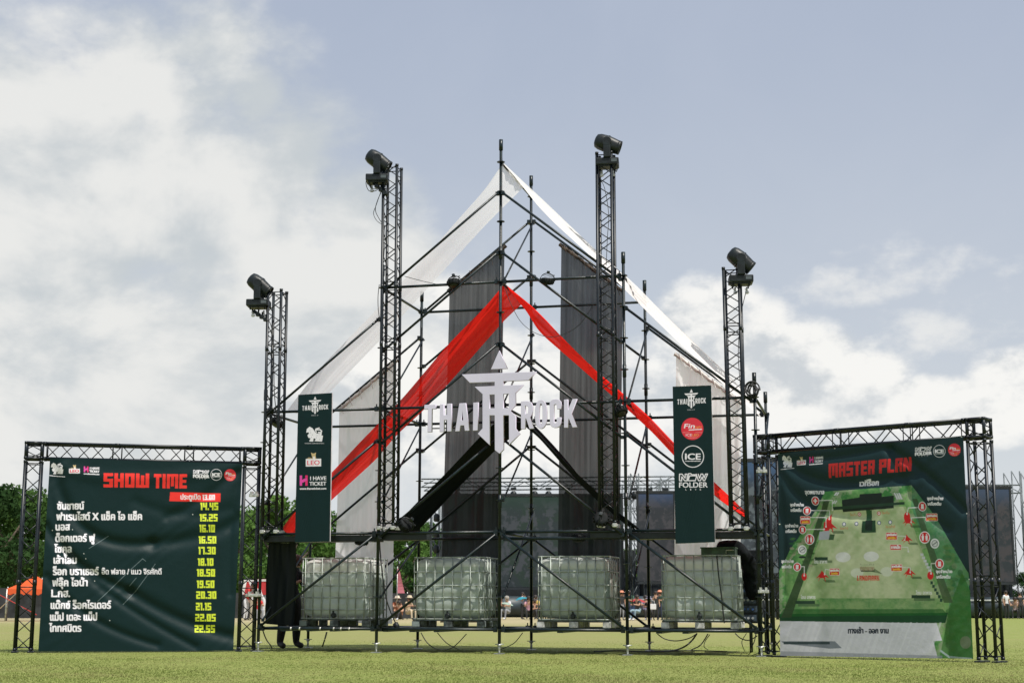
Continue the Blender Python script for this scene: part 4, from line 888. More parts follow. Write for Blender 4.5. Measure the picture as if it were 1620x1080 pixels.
for x, y in ((1322, 778), (1319, 791)): CR.poly([(x, y), (x+2, y), (x-1, y+5), (x-4, y+5)], (.55, .55, .6)); CR.poly([(x+3, y), (x+5, y), (x+2, y+5), (x, y+5)], (.55, .55, .6))
RT = (.55, .02, .02)
def rtent(x, y, s):
    CR.poly([(x+2*s, y+6*s), (x+20*s, y+6*s), (x+22*s, y+10*s), (x+6*s, y+10*s)], (.03, .08, .03), .7)
    CR.poly([(x-10*s, y+4*s), (x-3*s, y-4*s), (x, y-9*s), (x+3*s, y-5*s), (x+12*s, y+3*s), (x+5*s, y+1*s), (x+6*s, y+9*s), (x+3*s, y+3*s), (x-3*s, y+3*s), (x-6*s, y+9*s), (x-4*s, y+1*s)], RT)
for x, y, s in ((1311, 832, 1.1), (1299.5, 910, 1.0), (1436, 824, .95), (1433, 852, .85), (1437, 905, .95)): rtent(x, y, s)
CR.poly([(1303, 826), (1314, 812), (1315, 828), (1310, 840), (1302, 838)], RT); CR.ell(1272, 911, 4, 6, RT); CR.ell(1471, 909, 5, 6.5, RT); CR.ell(1434, 817, 5, 8, RT)
CR.poly([(1296, 840), (1312, 838), (1311, 852), (1294, 853)], (.36, .38, .44)); CR.poly([(1312, 844), (1320, 844), (1318, 853), (1310, 853)], (.05, .10, .05))
for x, y, rx, ry in ((1333, 880, 12, 8), (1377.5, 879, 12, 8)): CR.ell(x, y, rx, ry, (.66, .66, .68), .9)
for x, y in ((1355, 905), (1402, 903)): CR.ell(x, y, 10, 7.5, (.62, .64, .58), .7)
for k in range(11): CR.rect(1360+k*2.1, 895, 1361+k*2.1, 901, (.25, .10, .07)); CR.rect(1360+k*2.1, 891+rg.uniform(-1, 1), 1360.6+k*2.1, 893, (.1, .1, .1))
CR.rect(1361, 901, 1383, 903, (.07, .08, .05)); CR.poly([(1383, 898), (1396, 907), (1378, 903)], (.05, .10, .04), .7); CR.block('LANDMARK', 1355, 1390, 917, 8, (.55, .05, .03), 0, 1.0)
for a, b in ((1287, 880), (1441, 943)):
    pass
for x, y, w_ in ((1288, 880, 21), (1258.5, 949, 30), (1441, 940, 30)): CR.rect(x, y, x+w_, y+5, (.02, .05, .03)); CR.rect(x+4, y+5, x+w_+7, y+9, (.05, .10, .05), .7)
for x0, x1, y in ((1287, 1308, 890), (1267, 1289, 946), (1448, 1473.5, 939)): CR.text('โซน อาหาร', x0, x1, y, 4.2, (.6, .62, .6), 'th', .8)
for k in range(6): CR.rect(1455+k*2.5, 874+k*5, 1460+k*2.5, 878+k*5, (.5, .52, .56)); CR.rect(1471+k*3, 918+k*5.5, 1475+k*3, 923+k*5.5, (.02, .06, .04))
for L in ([(1291, 791), (1316, 790.5), (1315.5, 806)], [(1280, 806.5), (1310.5, 806.5), (1311, 820)], [(1282, 817.5), (1306, 817.5), (1306, 832)], [(1270, 836.5), (1303, 836)], [(1263, 894.5), (1272, 895), (1272, 909)], [(1456, 801.5), (1436, 802.5), (1434, 812)], [(1463, 817), (1441, 818), (1440.5, 825)], [(1419, 846.5), (1432, 847), (1430, 853)], [(1425, 864), (1435, 864.5), (1436, 871)], [(1427, 896), (1439, 896.5), (1439, 904)], [(1484, 889.5), (1472, 890), (1472, 906)], [(1316, 901), (1305, 899), (1304, 907)]):
    CR.line(L, 1.1, (.62, .62, .62)); CR.ell(L[-1][0], L[-1][1], 1.3, 1.5, (.62, .62, .62))
def icon(x, y, r, k, c=RT):
    CR.ell(x, y, r, r*1.12, WH); CR.ell(x, y, r*.84, r*.95, c if c else (.42, .45, .48))
    if k == '+': CR.rect(x-r*.5, y-r*.18, x+r*.5, y+r*.18, WH); CR.rect(x-r*.17, y-r*.6, x+r*.17, y+r*.6, WH)
    elif k == 'c': CR.rect(x-r*.34, y-r*.55, x+r*.34, y+r*.6, WH)
    elif k == 'w':
        for s in (-1, 1): CR.ell(x+s*r*.35, y-r*.5, r*.13, r*.15, WH); CR.poly([(x+s*r*.35-r*.22, y-r*.3), (x+s*r*.35+r*.22, y-r*.3), (x+s*r*.35+r*.16, y+r*.6), (x+s*r*.35-r*.16, y+r*.6)], WH)
    elif k == 's': CR.line([(x-r*.5, y+r*.35), (x+r*.5, y-r*.35)], r*.2, (.1, .12, .12)); CR.ell(x, y, r*.7, r*.75, (.1, .12, .12), 1, .85)
icon(1289, 791.5, 6.3, '+'); icon(1276, 807, 6.3, 'c'); icon(1269, 836.8, 6, 'c'); icon(1280, 852, 7.7, 'w'); icon(1261, 895.5, 6.2, 'c'); icon(1457.5, 800, 6.8, 'c'); icon(1462, 849, 8.6, 'w'); icon(1485.5, 890.5, 7, 'c'); icon(1268.5, 868.5, 6.6, 's', (.55, .56, .58)); icon(1478, 858.5, 7, 's', (.55, .56, .58)); CR.ell(1268.5, 880, 5, 2, BK)
for x, y in ((1334.5, 828), (1354, 827.5), (1390, 826), (1407.5, 825)): CR.ell(x, y, 2.9, 3.2, (.04, .06, .22)); CR.ell(x, y, 1.9, 2.2, WH)
for x, y in ((1358, 812.5), (1389.5, 811)): CR.ell(x, y, 2.9, 3.2, (.5, .03, .03)); CR.ell(x, y, 1.9, 2.2, WH); CR.ell(x, y, .9, 1, (.5, .03, .03))
CR.text('โซนดื่ม', 1343, 1353.5, 815, 2.8, (.55, .10, .02), 'th', .5); CR.text('โซนดื่ม', 1394, 1406, 812, 2.8, (.55, .10, .02), 'th', .5); CR.text('โซนเก้าอี้', 1328, 1341, 836.5, 2.8, (.55, .10, .02), 'th', .5); CR.text('โซนเก้าอี้', 1400, 1415, 834, 2.8, (.55, .10, .02), 'th', .5)
def lab(x0, y0, x1, y1, two=True, one=None):
    CR.poly([(x0+1, y0), (x1-1, y0), (x1, y0+1), (x1, y1-1), (x1-1, y1), (x0+1, y1), (x0, y1-1), (x0, y0+1)], (.7, .55, .5)); CR.rect(x0+.8, y0+.8, x1-.8, y1-.8, RT)
    if two: CR.text('จุดเติมเงิน', x0+1.5, x1-1.5, (y0+y1)/2-.6, 2.6, WH, 'th', .6); CR.text('แลกเงิน', x0+3, x1-3, y1-1.6, 2.8, (.72, .42, .05), 'th', .6)
    else: CR.text('ขายเสื้อ', x0+2, x1-2, y1-2.4, 3.6, WH, 'th', .8)
for q in ((1265.5, 816-.5, 1281.5, 828), (1311.5, 897.5, 1327.5, 909), (1463, 811, 1482, 823), (1400.5, 841, 1418.5, 853), (1408.5, 891, 1426.5, 902.5)): lab(*q)
lab(1407, 860, 1425, 869, False)
CR.text('จุดพยาบาล', 1273, 1303, 781, 5, WH, 'th', 1.2)
for x0, x1, y in ((1250, 1270.5, 800), (1241, 1262, 833), (1236, 1255, 889), (1466, 1491, 790), (1480, 1505.5, 905)):
    CR.text('จุดจำหน่าย', x0, x1, y, 3.6, WH, 'th', .9); CR.text('เครื่องดื่ม', x0+1, x1-3, y+8.5, 3.6, WH, 'th', .9)
for x, y in ((1231, 717), (1320, 709), (1424, 698.5), (1521, 691), (1528, 811), (1233, 828), (1532, 915), (1234, 1032), (1232, 925)): CR.ell(x, y, 1, 1, (.55, .56, .5))
na2 = fb2*-1; pR = (lo2+ro2)/2+na2*.165+ez*1.5
cor2 = [plane_pt(x, y, pR, na2) for x, y in QR]
printed_sheet(CR, cor2, folds([((.02, .02), (.2, .24), (.75, .16), .026, .028), ((.0, .06), (.12, .34), (.5, .34), .018, .025), ((.62, .03), (.8, .14), (.99, .34), .030, .022), ((.62, .03), (.70, .30), (.9, .42), .018, .025), ((.62, .02), (.3, .06), (.02, .04), .014, .02), ((.0, .1), (.04, .4), (.03, .7), .014, .02), ((.99, .64), (.8, .8), (.9, 1), .016, .03), ((.0, .3), (.3, .6), (.2, 1), .01, .04)], .003, 2.0),
    'printed aerial map board headed MASTER PLAN, hung on the right frame')
# ------------------------------------------------------------------ water tanks in cages on pallets
def tankmat():
    m = bpy.data.materials.new('tank_polyethylene'); m.use_nodes = True; n = m.node_tree; q = G(n); n.nodes.clear()
    t = q.node('ShaderNodeTexCoord'); f = q.noise(t.outputs['Object'], 2.5, 4, .6); sp = q.node('ShaderNodeSeparateXYZ'); n.links.new(t.outputs['Object'], sp.inputs[0])
    oi0 = q.node('ShaderNodeObjectInfo'); wv = q.m('SUBTRACT', sp.outputs[2], q.m('MULTIPLY', oi0.outputs['Random'], .14)); wl = q.ss(wv, .90, .91)                         # water line inside the bottle
    c = q.mix(wl, q.mix(f, (.66, .73, .69), (.54, .62, .585)), (.82, .84, .82))
    d = q.node('ShaderNodeBsdfDiffuse'); tl = q.node('ShaderNodeBsdfTranslucent'); oi = q.node('ShaderNodeObjectInfo'); c = q.mix(q.m('MULTIPLY', oi.outputs['Random'], .30), c, (.45, .52, .44)); c = q.mix(q.m('MULTIPLY', q.ss(q.noise(t.outputs['Object'], 5, 6, .7), .5, .75), .35), c, (.32, .33, .27))
    q.link(c, d.inputs[0]); q.link(c, tl.inputs[0])
    a = q.node('ShaderNodeMixShader'); a.inputs[0].default_value = .5; n.links.new(d.outputs[0], a.inputs[1]); n.links.new(tl.outputs[0], a.inputs[2])
    gl = q.node('ShaderNodeBsdfGlossy'); gl.inputs['Roughness'].default_value = .28; b = q.node('ShaderNodeMixShader'); b.inputs[0].default_value = .06
    n.links.new(a.outputs[0], b.inputs[1]); n.links.new(gl.outputs[0], b.inputs[2]); o = q.node('ShaderNodeOutputMaterial'); n.links.new(b.outputs[0], o.inputs[0]); return m
TANKM = tankmat()
def tank_proto():
    r = empty('water_tank', (0, 0, 0), 0, 'x', 'tank', 'caged water tanks on the scaffold deck'); w, d = 1.16, .96; z0, z1 = .175, 1.145
    nx, nz = 49, 30; mb = MB(); loops = []
    per = []
    def se(t, a, b, p=7.0):
        c, s_ = math.cos(t), math.sin(t); return (a*math.copysign(abs(c)**(2/p), c), b*math.copysign(abs(s_)**(2/p), s_))
    K = 128; vs = []; fs = []
    for k in range(nz+1):
        z = z0+(z1-z0)*k/nz; h = k/nz
        inset = .0+.10*max(0, (.10-h)/.10)**2+.10*max(0, (h-.93)/.07)**2
        for i in range(K):
            t = 2*math.pi*i/K; x, y = se(t, w/2-inset, d/2-inset)
            fr = abs(y) > abs(x)*d/w                # front/back face or side face
            u = x if fr else y; ph = math.cos(u*2*math.pi/.172+(.5 if fr else .2)); bul = (.019*max(-.7, ph))*min(1, 6*min(h, 1-h)) * (1 if h < .80 else .35)
            bul += .008*math.cos(h*2*math.pi*4.5)*min(1, 5*min(h, 1-h))
            ln = math.hypot(x, y); mul = 1+bul/ln; vs.append((x*mul, y*mul, z))
    for k in range(nz):
        for i in range(K): j = (i+1) % K; fs.append((k*K+i, k*K+j, (k+1)*K+j, (k+1)*K+i))
    fs.append(tuple(reversed(range(K))))
    top = nz*K
    vs += [(v[0]*.55, v[1]*.55, z1+.012) for v in vs[top:top+K]]; 
    for i in range(K): j = (i+1) % K; fs.append((top+i, top+j, top+K+j, top+K+i))
    fs.append(tuple(top+K+i for i in range(K)))
    bo = mb.add(vs, fs, True).build('bottle', TANKM, r)
    cp = MB(); cp.lathe((0, 0, z1+.01), (0, 0, 1), [(.09, 0), (.09, .025), (.07, .03)], 16); cp.build('lid', BLACKP, bo)
    c = MB(); hx, hy = .595, .495; zs = [.155, .30, .50, .70, .92, 1.16]
    for z in zs:
        P = []
        for a in range(4):
            cx_, cy_ = [(hx-.06, hy-.06), (-hx+.06, hy-.06), (-hx+.06, -hy+.06), (hx-.06, -hy+.06)][a]
            for k in range(5): t = a*math.pi/2+k*math.pi/8; P.append((cx_+.06*math.cos(t), cy_+.06*math.sin(t), z))
        c.path(P+[P[0]], .0105 if z < 1.1 else .012, 6)
    for k in range(8):
        x = -hx+.07+(2*hx-.14)*k/7
        for y in (-hy-.004, hy+.004): c.tube((x, y, .15), (x, y, 1.165), .0095, 6)
    for k in range(6):
        y = -hy+.07+(2*hy-.14)*k/5
        for x in (-hx-.004, hx+.004): c.tube((x, y, .15), (x, y, 1.165), .0095, 6)
    for x in (-.22, .22): c.tube((x, -hy, 1.165), (x, hy, 1.165), .011, 6)
    c.build('cage', CAGE, r)
    p = MB(); p.box((0, 0, .135), (1.2, 1.0, .022), ch=.004)
    for y in (-.47, 0, .47): p.box((0, y, .012), (1.2, .06, .02))
    pa = p.build('pallet', mat('pallet_steel', (.05, .065, .07), .5, .3, .4, 8), r)
    for x in (-.55, 0, .55):
        for y in (-.44, 0, .44): q = MB(); q.box((x, y, .073), (.13 if x else .15, .11, .098), ch=.012); q.build('pallet_block', mat('pallet_grey_block', (.16, .19, .19), .6, 0, .5, 6), pa)
    v = MB(); v.lathe((0, -.48, .21), (0, -1, 0), [(.04, 0), (.04, .06), (.03, .07)], 12); v.box((0, -.53, .255), (.03, .02, .06)); v.build('outlet_valve', BLACKP, r)
    return r
TK = tank_proto(); zd = ZA+.004
tl_ = ['caged water tank at the left end, beside the black cloth', 'caged water tank second from the left, under the black fabric', 'caged water tank third from the left, left of the tallest tower foot', 'caged water tank at the right end with a green box on top']
for i, (xa, xb) in enumerate(((475.5, 583), (653, 765), (850, 964), (1046.5, 1166))):
    Y0 = (.62, .52, .40, .28)[i]; a = at(xa, 940, Y0); b = at(xb, 940, Y0); o = TK if i == 0 else copy_tree(TK)
    o.location = ((a.x+b.x)/2, Y0+.5, zd); o['label'] = tl_[i]; o.scale = ((b.x-a.x)/1.2, 1, .97)
    if i > 1:
        for ch in o.children:
            if ch.name.startswith('pallet'):
                for q in ch.children: q.data = q.data.copy(); q.data.materials[0] = mat('pallet_white_block', (.50, .50, .48), .6, 0, .3, 9)
tk3 = [o for o in bpy.data.objects if o.get('label') == tl_[2]][0]
MB().box((.607, -.34, .66), (.006, .22, .30)).build('paper_label', mat('label_paper', (.55, .56, .54), .6, 0, .1, 20), tk3)
# ------------------------------------------------------------------ people
SKIN = mat('skin', (.42, .24, .16), .6, 0, .08)
def limb_person(name_loc, J, cols, label, hair=(.02, .012, .01), rz=0.0, group=None, longhair=False, sub=2, hat=None, sc=1.0, bareleg=False, fat=1.0):
    """J: dict of joints (local, facing -Y); one continuous skinned body coloured by region"""
    order = ['pel', 'spi', 'che', 'nec', 'hd0', 'hd1', 'shL', 'elL', 'wrL', 'haL', 'shR', 'elR', 'wrR', 'haR', 'hiL', 'knL', 'anL', 'toL', 'hiR', 'knR', 'anR', 'toR']
    ed = [('pel', 'spi'), ('spi', 'che'), ('che', 'nec'), ('nec', 'hd0'), ('hd0', 'hd1'), ('che', 'shL'), ('shL', 'elL'), ('elL', 'wrL'), ('wrL', 'haL'), ('che', 'shR'), ('shR', 'elR'), ('elR', 'wrR'), ('wrR', 'haR'),
          ('pel', 'hiL'), ('hiL', 'knL'), ('knL', 'anL'), ('anL', 'toL'), ('pel', 'hiR'), ('hiR', 'knR'), ('knR', 'anR'), ('anR', 'toR')]
    rad = dict(pel=.135, spi=.125, che=.15, nec=.055, hd0=.085, hd1=.075, sh=.07, el=.045, wr=.032, ha=.03, hi=.10, kn=.062, an=.042, to=.035)
    reg = dict(pel=1, spi=0, che=0, nec=2, hd0=2, hd1=2, sh=0, el=0, wr=2, ha=2, hi=1, kn=1, an=1, to=3)
    me = bpy.data.meshes.new('person'); me.from_pydata([J[k] for k in order], [(order.index(a), order.index(b)) for a, b in ed], [])
    t = bpy.data.objects.new('t', me); col.objects.link(t); sk = t.modifiers.new('s', 'SKIN'); me.skin_vertices.new(name='') if not me.skin_vertices else None
    for i, k in enumerate(order):
        r_ = rad[k if k in rad else k[:2]]*(fat if k[:2] in ('kn', 'an', 'to', 'hi', 'el') else 1); sv = me.skin_vertices[0].data[i]; sv.radius = (r_, r_*(.72 if k in ('pel', 'spi', 'che') else 1)); sv.use_root = (i == 0)
    sb = t.modifiers.new('b', 'SUBSURF'); sb.levels = sub; sb.render_levels = sub
    out = bpy.data.meshes.new_from_object(t.evaluated_get(bpy.context.evaluated_depsgraph_get())); bpy.data.objects.remove(t)
    out.name = 'body'; ms = [mat('garment_%02d%02d%02d' % tuple(int(x*99) for x in c), c, .85, 0, .12) for c in cols[:2]]+[SKIN, mat('garment_%02d%02d%02d' % tuple(int(x*99) for x in cols[2]), cols[2], .6, 0, .1)]
    for m in ms: out.materials.append(m)
    SG = [(Vector(J[a]), Vector(J[b]), reg[b if b in reg else b[:2]], a, b) for a, b in ed]
    for p in out.polygons:
        c = p.center; best = 9
        for a, b, rg_, na_, nb_ in SG:
            d = b-a; u = max(0, min(1, (c-a).dot(d)/max(1e-9, d.dot(d)))); dd = (c-(a+d*u)).length
            if dd < best:
                best = dd; g_ = rg_
                if nb_[:2] == 'wr' and u < .35: g_ = 0 if len(cols) > 3 else 2
                if nb_[:2] == 'el' and u > .6 and len(cols) <= 3: g_ = 2
                if nb_[:2] == 'an' and bareleg: g_ = 2
        p.material_index = g_; p.use_smooth = True
    r = empty('person', name_loc, rz, label, 'person', group); r.scale = (sc,)*3; ob = mesh_obj('body', out, None, r)
    h0, h1 = Vector(J['hd0']), Vector(J['hd1']); ax = (h1-h0).normalized(); c = (h0+h1)/2
    hb = MB(); hb.lathe(c+Vector((0, .018, .0)), ax, [(.085, -.05), (.112, -.01), (.117, .05), (.10, .10), (.06, .135), (.01, .148)], 14); hm = mat('hair_%d' % int(hair[0]*1000), hair, .6, 0, .3, 20)
    if longhair: hb.path([c+Vector((0, .07, .05)), c+Vector((.03, .11, -.08)), c+Vector((.05, .12, -.22)), c+Vector((.05, .12, -.36))], .07, 10)
    hb.build('hair', hm, r)
    fc = MB()
    for s_ in (-1, 1): fc.lathe(c+Vector((s_*.035, -.088, .0)), (0, -1, 0), [(.012, 0), (.008, .006)], 8); fc.lathe(c+Vector((s_*.098, 0, -.01)), (s_, 0, 0), [(.02, 0), (.028, .01), (.012, .018)], 8)
    fc.lathe(c+Vector((0, -.095, -.03)), (0, -1, -.3), [(.014, 0), (.016, .012), (.006, .02)], 8); fc.build('face', SKIN, r)
    if hat:
        hh = MB(); hh.lathe(c+Vector((0, 0, .05)), (0, 0, 1), [(.20, 0), (.19, .012), (.12, .02), (.11, .10), (.05, .125)], 18); hh.build('hat', mat('hat_%d' % int(hat[0]*999), hat, .8, 0, .1), r)
    return r
def mir(d):
    for k in list(d):
        if k.endswith('L'): x, y, z = d[k]; d.setdefault(k[:-1]+'R', (-x, y, z))
    return d
def stand(lean=0.0, arms='down', stride=.0):
    L = dict(pel=(0, 0, .95), spi=(0, -lean*.1, 1.12), che=(0, -lean*.25, 1.33), nec=(0, -lean*.35, 1.49), hd0=(0, -lean*.42-.01, 1.57), hd1=(0, -lean*.45-.015, 1.66),
             shL=(-.17, -lean*.25, 1.41), hiL=(-.095, 0, .90), knL=(-.11, -.03-stride, .50), anL=(-.12, .02-stride, .09), toL=(-.13, -.14-stride, .045))
    mir(L)
    if stride: L['knR'] = (.11, .0, .50); L['anR'] = (.12, .15, .11); L['toR'] = (.13, .0, .045)
    if arms == 'down': A = dict(elL=(-.24, .02-lean*.2, 1.14), wrL=(-.23, -.08-lean*.2, .90), haL=(-.22, -.11-lean*.2, .81))
    elif arms == 'fwd': A = dict(elL=(-.22, -.10-lean*.2, 1.16), wrL=(-.12, -.32-lean*.2, 1.20), haL=(-.09, -.40-lean*.2, 1.24))
    else: A = dict(elL=(-.23, -.12, 1.22), wrL=(-.15, -.24, 1.44), haL=(-.13, -.26, 1.53))
    L.update(A); mir(L)
    if arms == 'one': L['elR'] = (.24, .02, 1.14); L['wrR'] = (.23, -.08, .90); L['haR'] = (.22, -.11, .81)
    return L
def sit(arms='knee', up=0.0):
    L = dict(pel=(0, 0, .14+up), spi=(0, .0, .32+up), che=(0, -.05, .52+up), nec=(0, -.09, .67+up), hd0=(0, -.11, .75+up), hd1=(0, -.12, .84+up), shL=(-.17, -.05, .60+up), hiL=(-.10, -.05, .13+up),
             knL=(-.15, -.36, .44 if not up else .50), anL=(-.13, -.50 if not up else -.40, .08), toL=(-.14, -.64 if not up else -.55, .045), elL=(-.23, -.16, .42+up), wrL=(-.14, -.34, .46+up), haL=(-.10, -.41, .47+up))
    if arms == 'up': L.update(elL=(-.23, -.18, .52+up), wrL=(-.14, -.24, .74+up), haL=(-.12, -.25, .82+up))
    return mir(L)
# the person standing behind the hanging cloth at the left end
pf = ground(449, 1025.5); Jp = stand(.15, 'fwd')
Jp.update(hiL=(-.11, 0, .88), hiR=(.11, 0, .88), knL=(-.16, -.02, .48), knR=(.17, -.02, .48), anL=(-.19, .02, .09), anR=(.20, .02, .09), toL=(-.21, -.15, .045), toR=(.23, -.15, .045), hd0=(.02, -.12, 1.54), hd1=(.03, -.16, 1.62))
PB = limb_person((pf.x+.06, pf.y+.05, 0), Jp, [(.012, .013, .015), (.012, .014, .017), (.02, .02, .022), 1], 'person in black clothes with long brown hair standing behind the black cloth', (.075, .032, .018), R(62), longhair=True, sc=.93, fat=1.55)
PLb = [('sh', 0)]
# ------------------------------------------------------------------ cables lying and hanging under the deck
def gp(x, y, Y=None): p = ground(x, y); return p+Vector((0, 0, .012))
CG = 'loose black cables under the scaffold deck'
for nm, pts, r_ in (
    ('thin black cable hanging in a bow under the second tank, left strand', [at(666, 1000, .2), at(676, 1016, .2), at(692, 1026, .2), at(715, 1024, .2), at(738, 1002, .2)], .008),
    ('thin black cable slanting under the second tank to the shaded grass', [at(692, 1000, .3), at(702, 1012, .3), at(712, 1020, .4), gp(727, 1028)], .007),
    ('thin black cable bowing right of the central post foot', [at(827, 1000, .2), at(815, 1015, .2), at(803, 1022, .2), at(790, 1027, .15)], .007),
    ('black cable drooping under the right tank with a connector', [at(1040, 1002, .2), at(1052, 1010, .2), at(1070, 1013, .2), at(1090, 1009, .2), at(1103, 1001, .2)], .009),
    ('thicker black cable running from the deck down to the grass, right bay', [at(1102, 1002, .2), at(1095, 1012, .25), at(1083, 1022, .3), gp(1066, 1029), gp(1040, 1031), gp(1029, 1029)], .013),
    ('black cable dropping from the deck below the right tank', [at(1120, 1002, .25), at(1112, 1015, .3), at(1105, 1022, .4), gp(1094, 1028)], .009),
    ('thin cable with a loop right of the right tank cable', [at(1123, 1003, .25), at(1116, 1013, .3), at(1114, 1022, .35), gp(1120, 1028)], .006),
    ('black cable bow at the right end of the deck', [at(1163, 1001, .2), at(1172, 1009, .2), at(1185, 1012, .2), at(1198, 1005, .2)], .009),
    ('thin cable falling at the right end of the deck', [at(1181, 1001, .25), at(1174, 1013, .25), at(1175, 1022, .3), gp(1178, 1030)], .006),
    ('black cable falling beside the right end post', [at(1196, 1002, .2), at(1193, 1015, .2), at(1188, 1024, .25), gp(1189, 1030)], .008),
    ('black cable curling down beside the left end post', [at(413, 985, .05), at(417, 1000, .02), at(422, 1012, .05), at(428, 1020, .1), gp(430, 1026)], .010),
    ('black cable hanging under the left end tank rail', [at(517, 999, .15), at(514, 1010, .15), at(510, 1022, .2)], .013),
    ('black cable running down beside the third front post', [at(991, 845, -.05), at(999, 900, .0), at(1001, 960, .05)], .007),
    ('black cable draped over the right end tank', [at(1134, 878, .26), at(1137, 910, .24), at(1141, 940, .24), at(1146, 985, .26)], .011),
    ('black cable hanging down behind the left inner post with a plug', [at(600, 850, .1), at(604, 900, .1), at(612, 950, .15), at(628, 990, .3)], .010),
    ('thin wire sagging between the round lamp and the red fabric', [at(798, 452, .0), at(808, 480, .0), at(825, 510, .0), at(850, 528, .0), at(880, 532, .0), at(915, 515, .0), at(940, 480, .0)], .005),
    ('thin wire sagging left of the left upper round lamp', [at(640, 437, .0), at(670, 445, .0), at(700, 451, -.03), at(712, 449, -.05)], .005),
    ('thin black cable slack along the shadow of the deck, right bays', [gp(940, 1031), gp(980, 1029.5), gp(1030, 1031.5), gp(1090, 1029.5), gp(1150, 1031)], .010)):
    cable('power_cable', pts, r_, nm, group=CG)
q = MB(); p = at(626, 987, .28); q.lathe(p, (.6, 0, -1), [(.02, -.03), (.045, -.02), (.045, .05), (.02, .09)], 10); tag(q.build('cable_connector', BLACKP, origin=p), 'black plug end of the cable resting on the deck tube', 'plug')
# ------------------------------------------------------------------ bundle, green box and control gear at the right end
p = at(1138, 881, .55); gb = empty('electrical_box', p, 0, 'low green metal box with a handle on top of the right end tank', 'electrical box'); q = MB(); q.box((0, 0, .07), (.52, .36, .12), ch=.01); q.box((0, 0, .14), (.54, .38, .02))
q.build('case', mat('green_enamel', (.035, .075, .035), .5, .1, .3, 9), gb)
q = MB(); q.path([(.13, -.19, .05), (.13, -.23, .05), (.13, -.23, .10), (.24, -.23, .10), (.24, -.19, .10)], .008, 6); q.build('handle', GALV, gb)
def lump(name, pts, rads, m, label, cat, fl=1.0, seed=0):
    me = bpy.data.meshes.new(name); me.from_pydata([tuple(Vector(p)-Vector(pts[0])) for p in pts], [(i, i+1) for i in range(len(pts)-1)], [])
    t = bpy.data.objects.new('t', me); col.objects.link(t); t.modifiers.new('s', 'SKIN')
    for i, r_ in enumerate(rads): me.skin_vertices[0].data[i].radius = (r_*fl, r_); 
    me.skin_vertices[0].data[0].use_root = True; sb = t.modifiers.new('b', 'SUBSURF'); sb.levels = 3; sb.render_levels = 3
    out = bpy.data.meshes.new_from_object(t.evaluated_get(bpy.context.evaluated_depsgraph_get())); bpy.data.objects.remove(t)
    for v in out.vertices: v.co += v.normal*(noise.noise(v.co*6+Vector((seed, 0, 0)))*.03+noise.noise(v.co*17)*.012)
    for pl in out.polygons: pl.use_smooth = True
    o = mesh_obj(name, out, m); o.location = pts[0]; return tag(o, label, cat)
lump('cloth_bundle', [at(1133, 866, .9), at(1148, 860, .9), at(1165, 864, .95), at(1180, 880, 1.1), at(1190, 905, 1.3), at(1194, 950, 1.4)], [.07, .10, .10, .10, .13, .13], mat('black_wrapping', (.009, .011, .013), .95, 0, .3, 5, .12, .4, 9), 'bundle of black cloth sagging over the green box beside the right end tank', 'cloth', 1.3)
def racks():
    for i, (x, y0, y1, w_, Y, lb) in enumerate(((1188, 905, 985, .34, 1.55, 'dark wheeled equipment rack with blue sockets behind the right end posts'), (1198, 870, 925, .26, 2.0, 'smaller dark power case stacked on the equipment rack'))):
        a = at(x, y1, Y); b = at(x, y0, Y); r = empty('equipment_rack' if i == 0 else 'power_case', a, 0, lb, 'equipment'); h = b.z-a.z; q = MB(); q.box((0, 0, h/2), (w_, .4, h), ch=.012)
        for sx in (-1, 1): q.box((sx*w_/2, -.2, h/2), (.02, .02, h))
        q.build('case', BLACKP, r)
        for k in range(int(h/.14)):
            z = .08+k*.14; u = MB(); u.box((-.02+.02*(k % 2), -.206, z), (w_*.75, .012, .10), ch=.003); pn = u.build('rack_panel', mat('rack_panel_grey', (.05, .07, .10), .35, .3, .4, 15), r)
            for sx in (-.08, -.02, .05): u = MB(); u.lathe((sx, -.212, z), (0, -1, 0), [(.02, 0), (.02, .012)], 10); u.build('socket', mat('socket_blue' if k % 2 else 'socket_white', (.05, .12, .35) if k % 2 else (.4, .42, .45), .4), pn)
racks()
# support under the power case: narrow trestle
q = MB(); a = at(1198, 926, 2.0)
for sx in (-.12, .12):
    for sy in (-.15, .15): q.tube((a.x+sx, a.y+sy, 0), (a.x+sx, a.y+sy, a.z), .015, 6)
q.box((a.x, a.y, a.z-.015), (.34, .42, .02)); tag(q.build('trestle', STEEL, origin=(a.x, a.y, 0)), 'narrow black trestle carrying the small power case', 'stand')
# ------------------------------------------------------------------ the far field: stage, screens, trees, fence, tents, crowd
SD = 92.0
def wp(px, py, D): return at_depth(px, py, D)
fdir = Vector((fw.x, fw.y, 0)).normalized(); sdir = Vector((rt.x, rt.y, 0)).normalized(); yawz = math.atan2(sdir.y, sdir.x)
def fscale(D): return F_PX/D
def floc(px, D, z=0): p = foot(px, D); return Vector((p.x, p.y, z))
def hz_(py, D): return at_depth(810, py, D).z
ST = empty('festival_stage', floc(900, SD), yawz, 'wide black festival stage with a lattice roof line far behind the scaffold', 'stage')
u_ = 1/fscale(SD)
def sx(px): return (px-900)*u_
DARKS = mat('stage_black_cloth', (.012, .018, .024), .7, 0, .35, .4)
q = MB(); q.box((sx(1160), 2, .55), ((1660-690)*u_, 8, 1.1)); q.build('deck', DARKS, ST)
q = MB(); q.box((sx(1160), 5.8, 1.7), ((1660-690)*u_, .2, 1.6)); q.build('back_skirt', DARKS, ST)
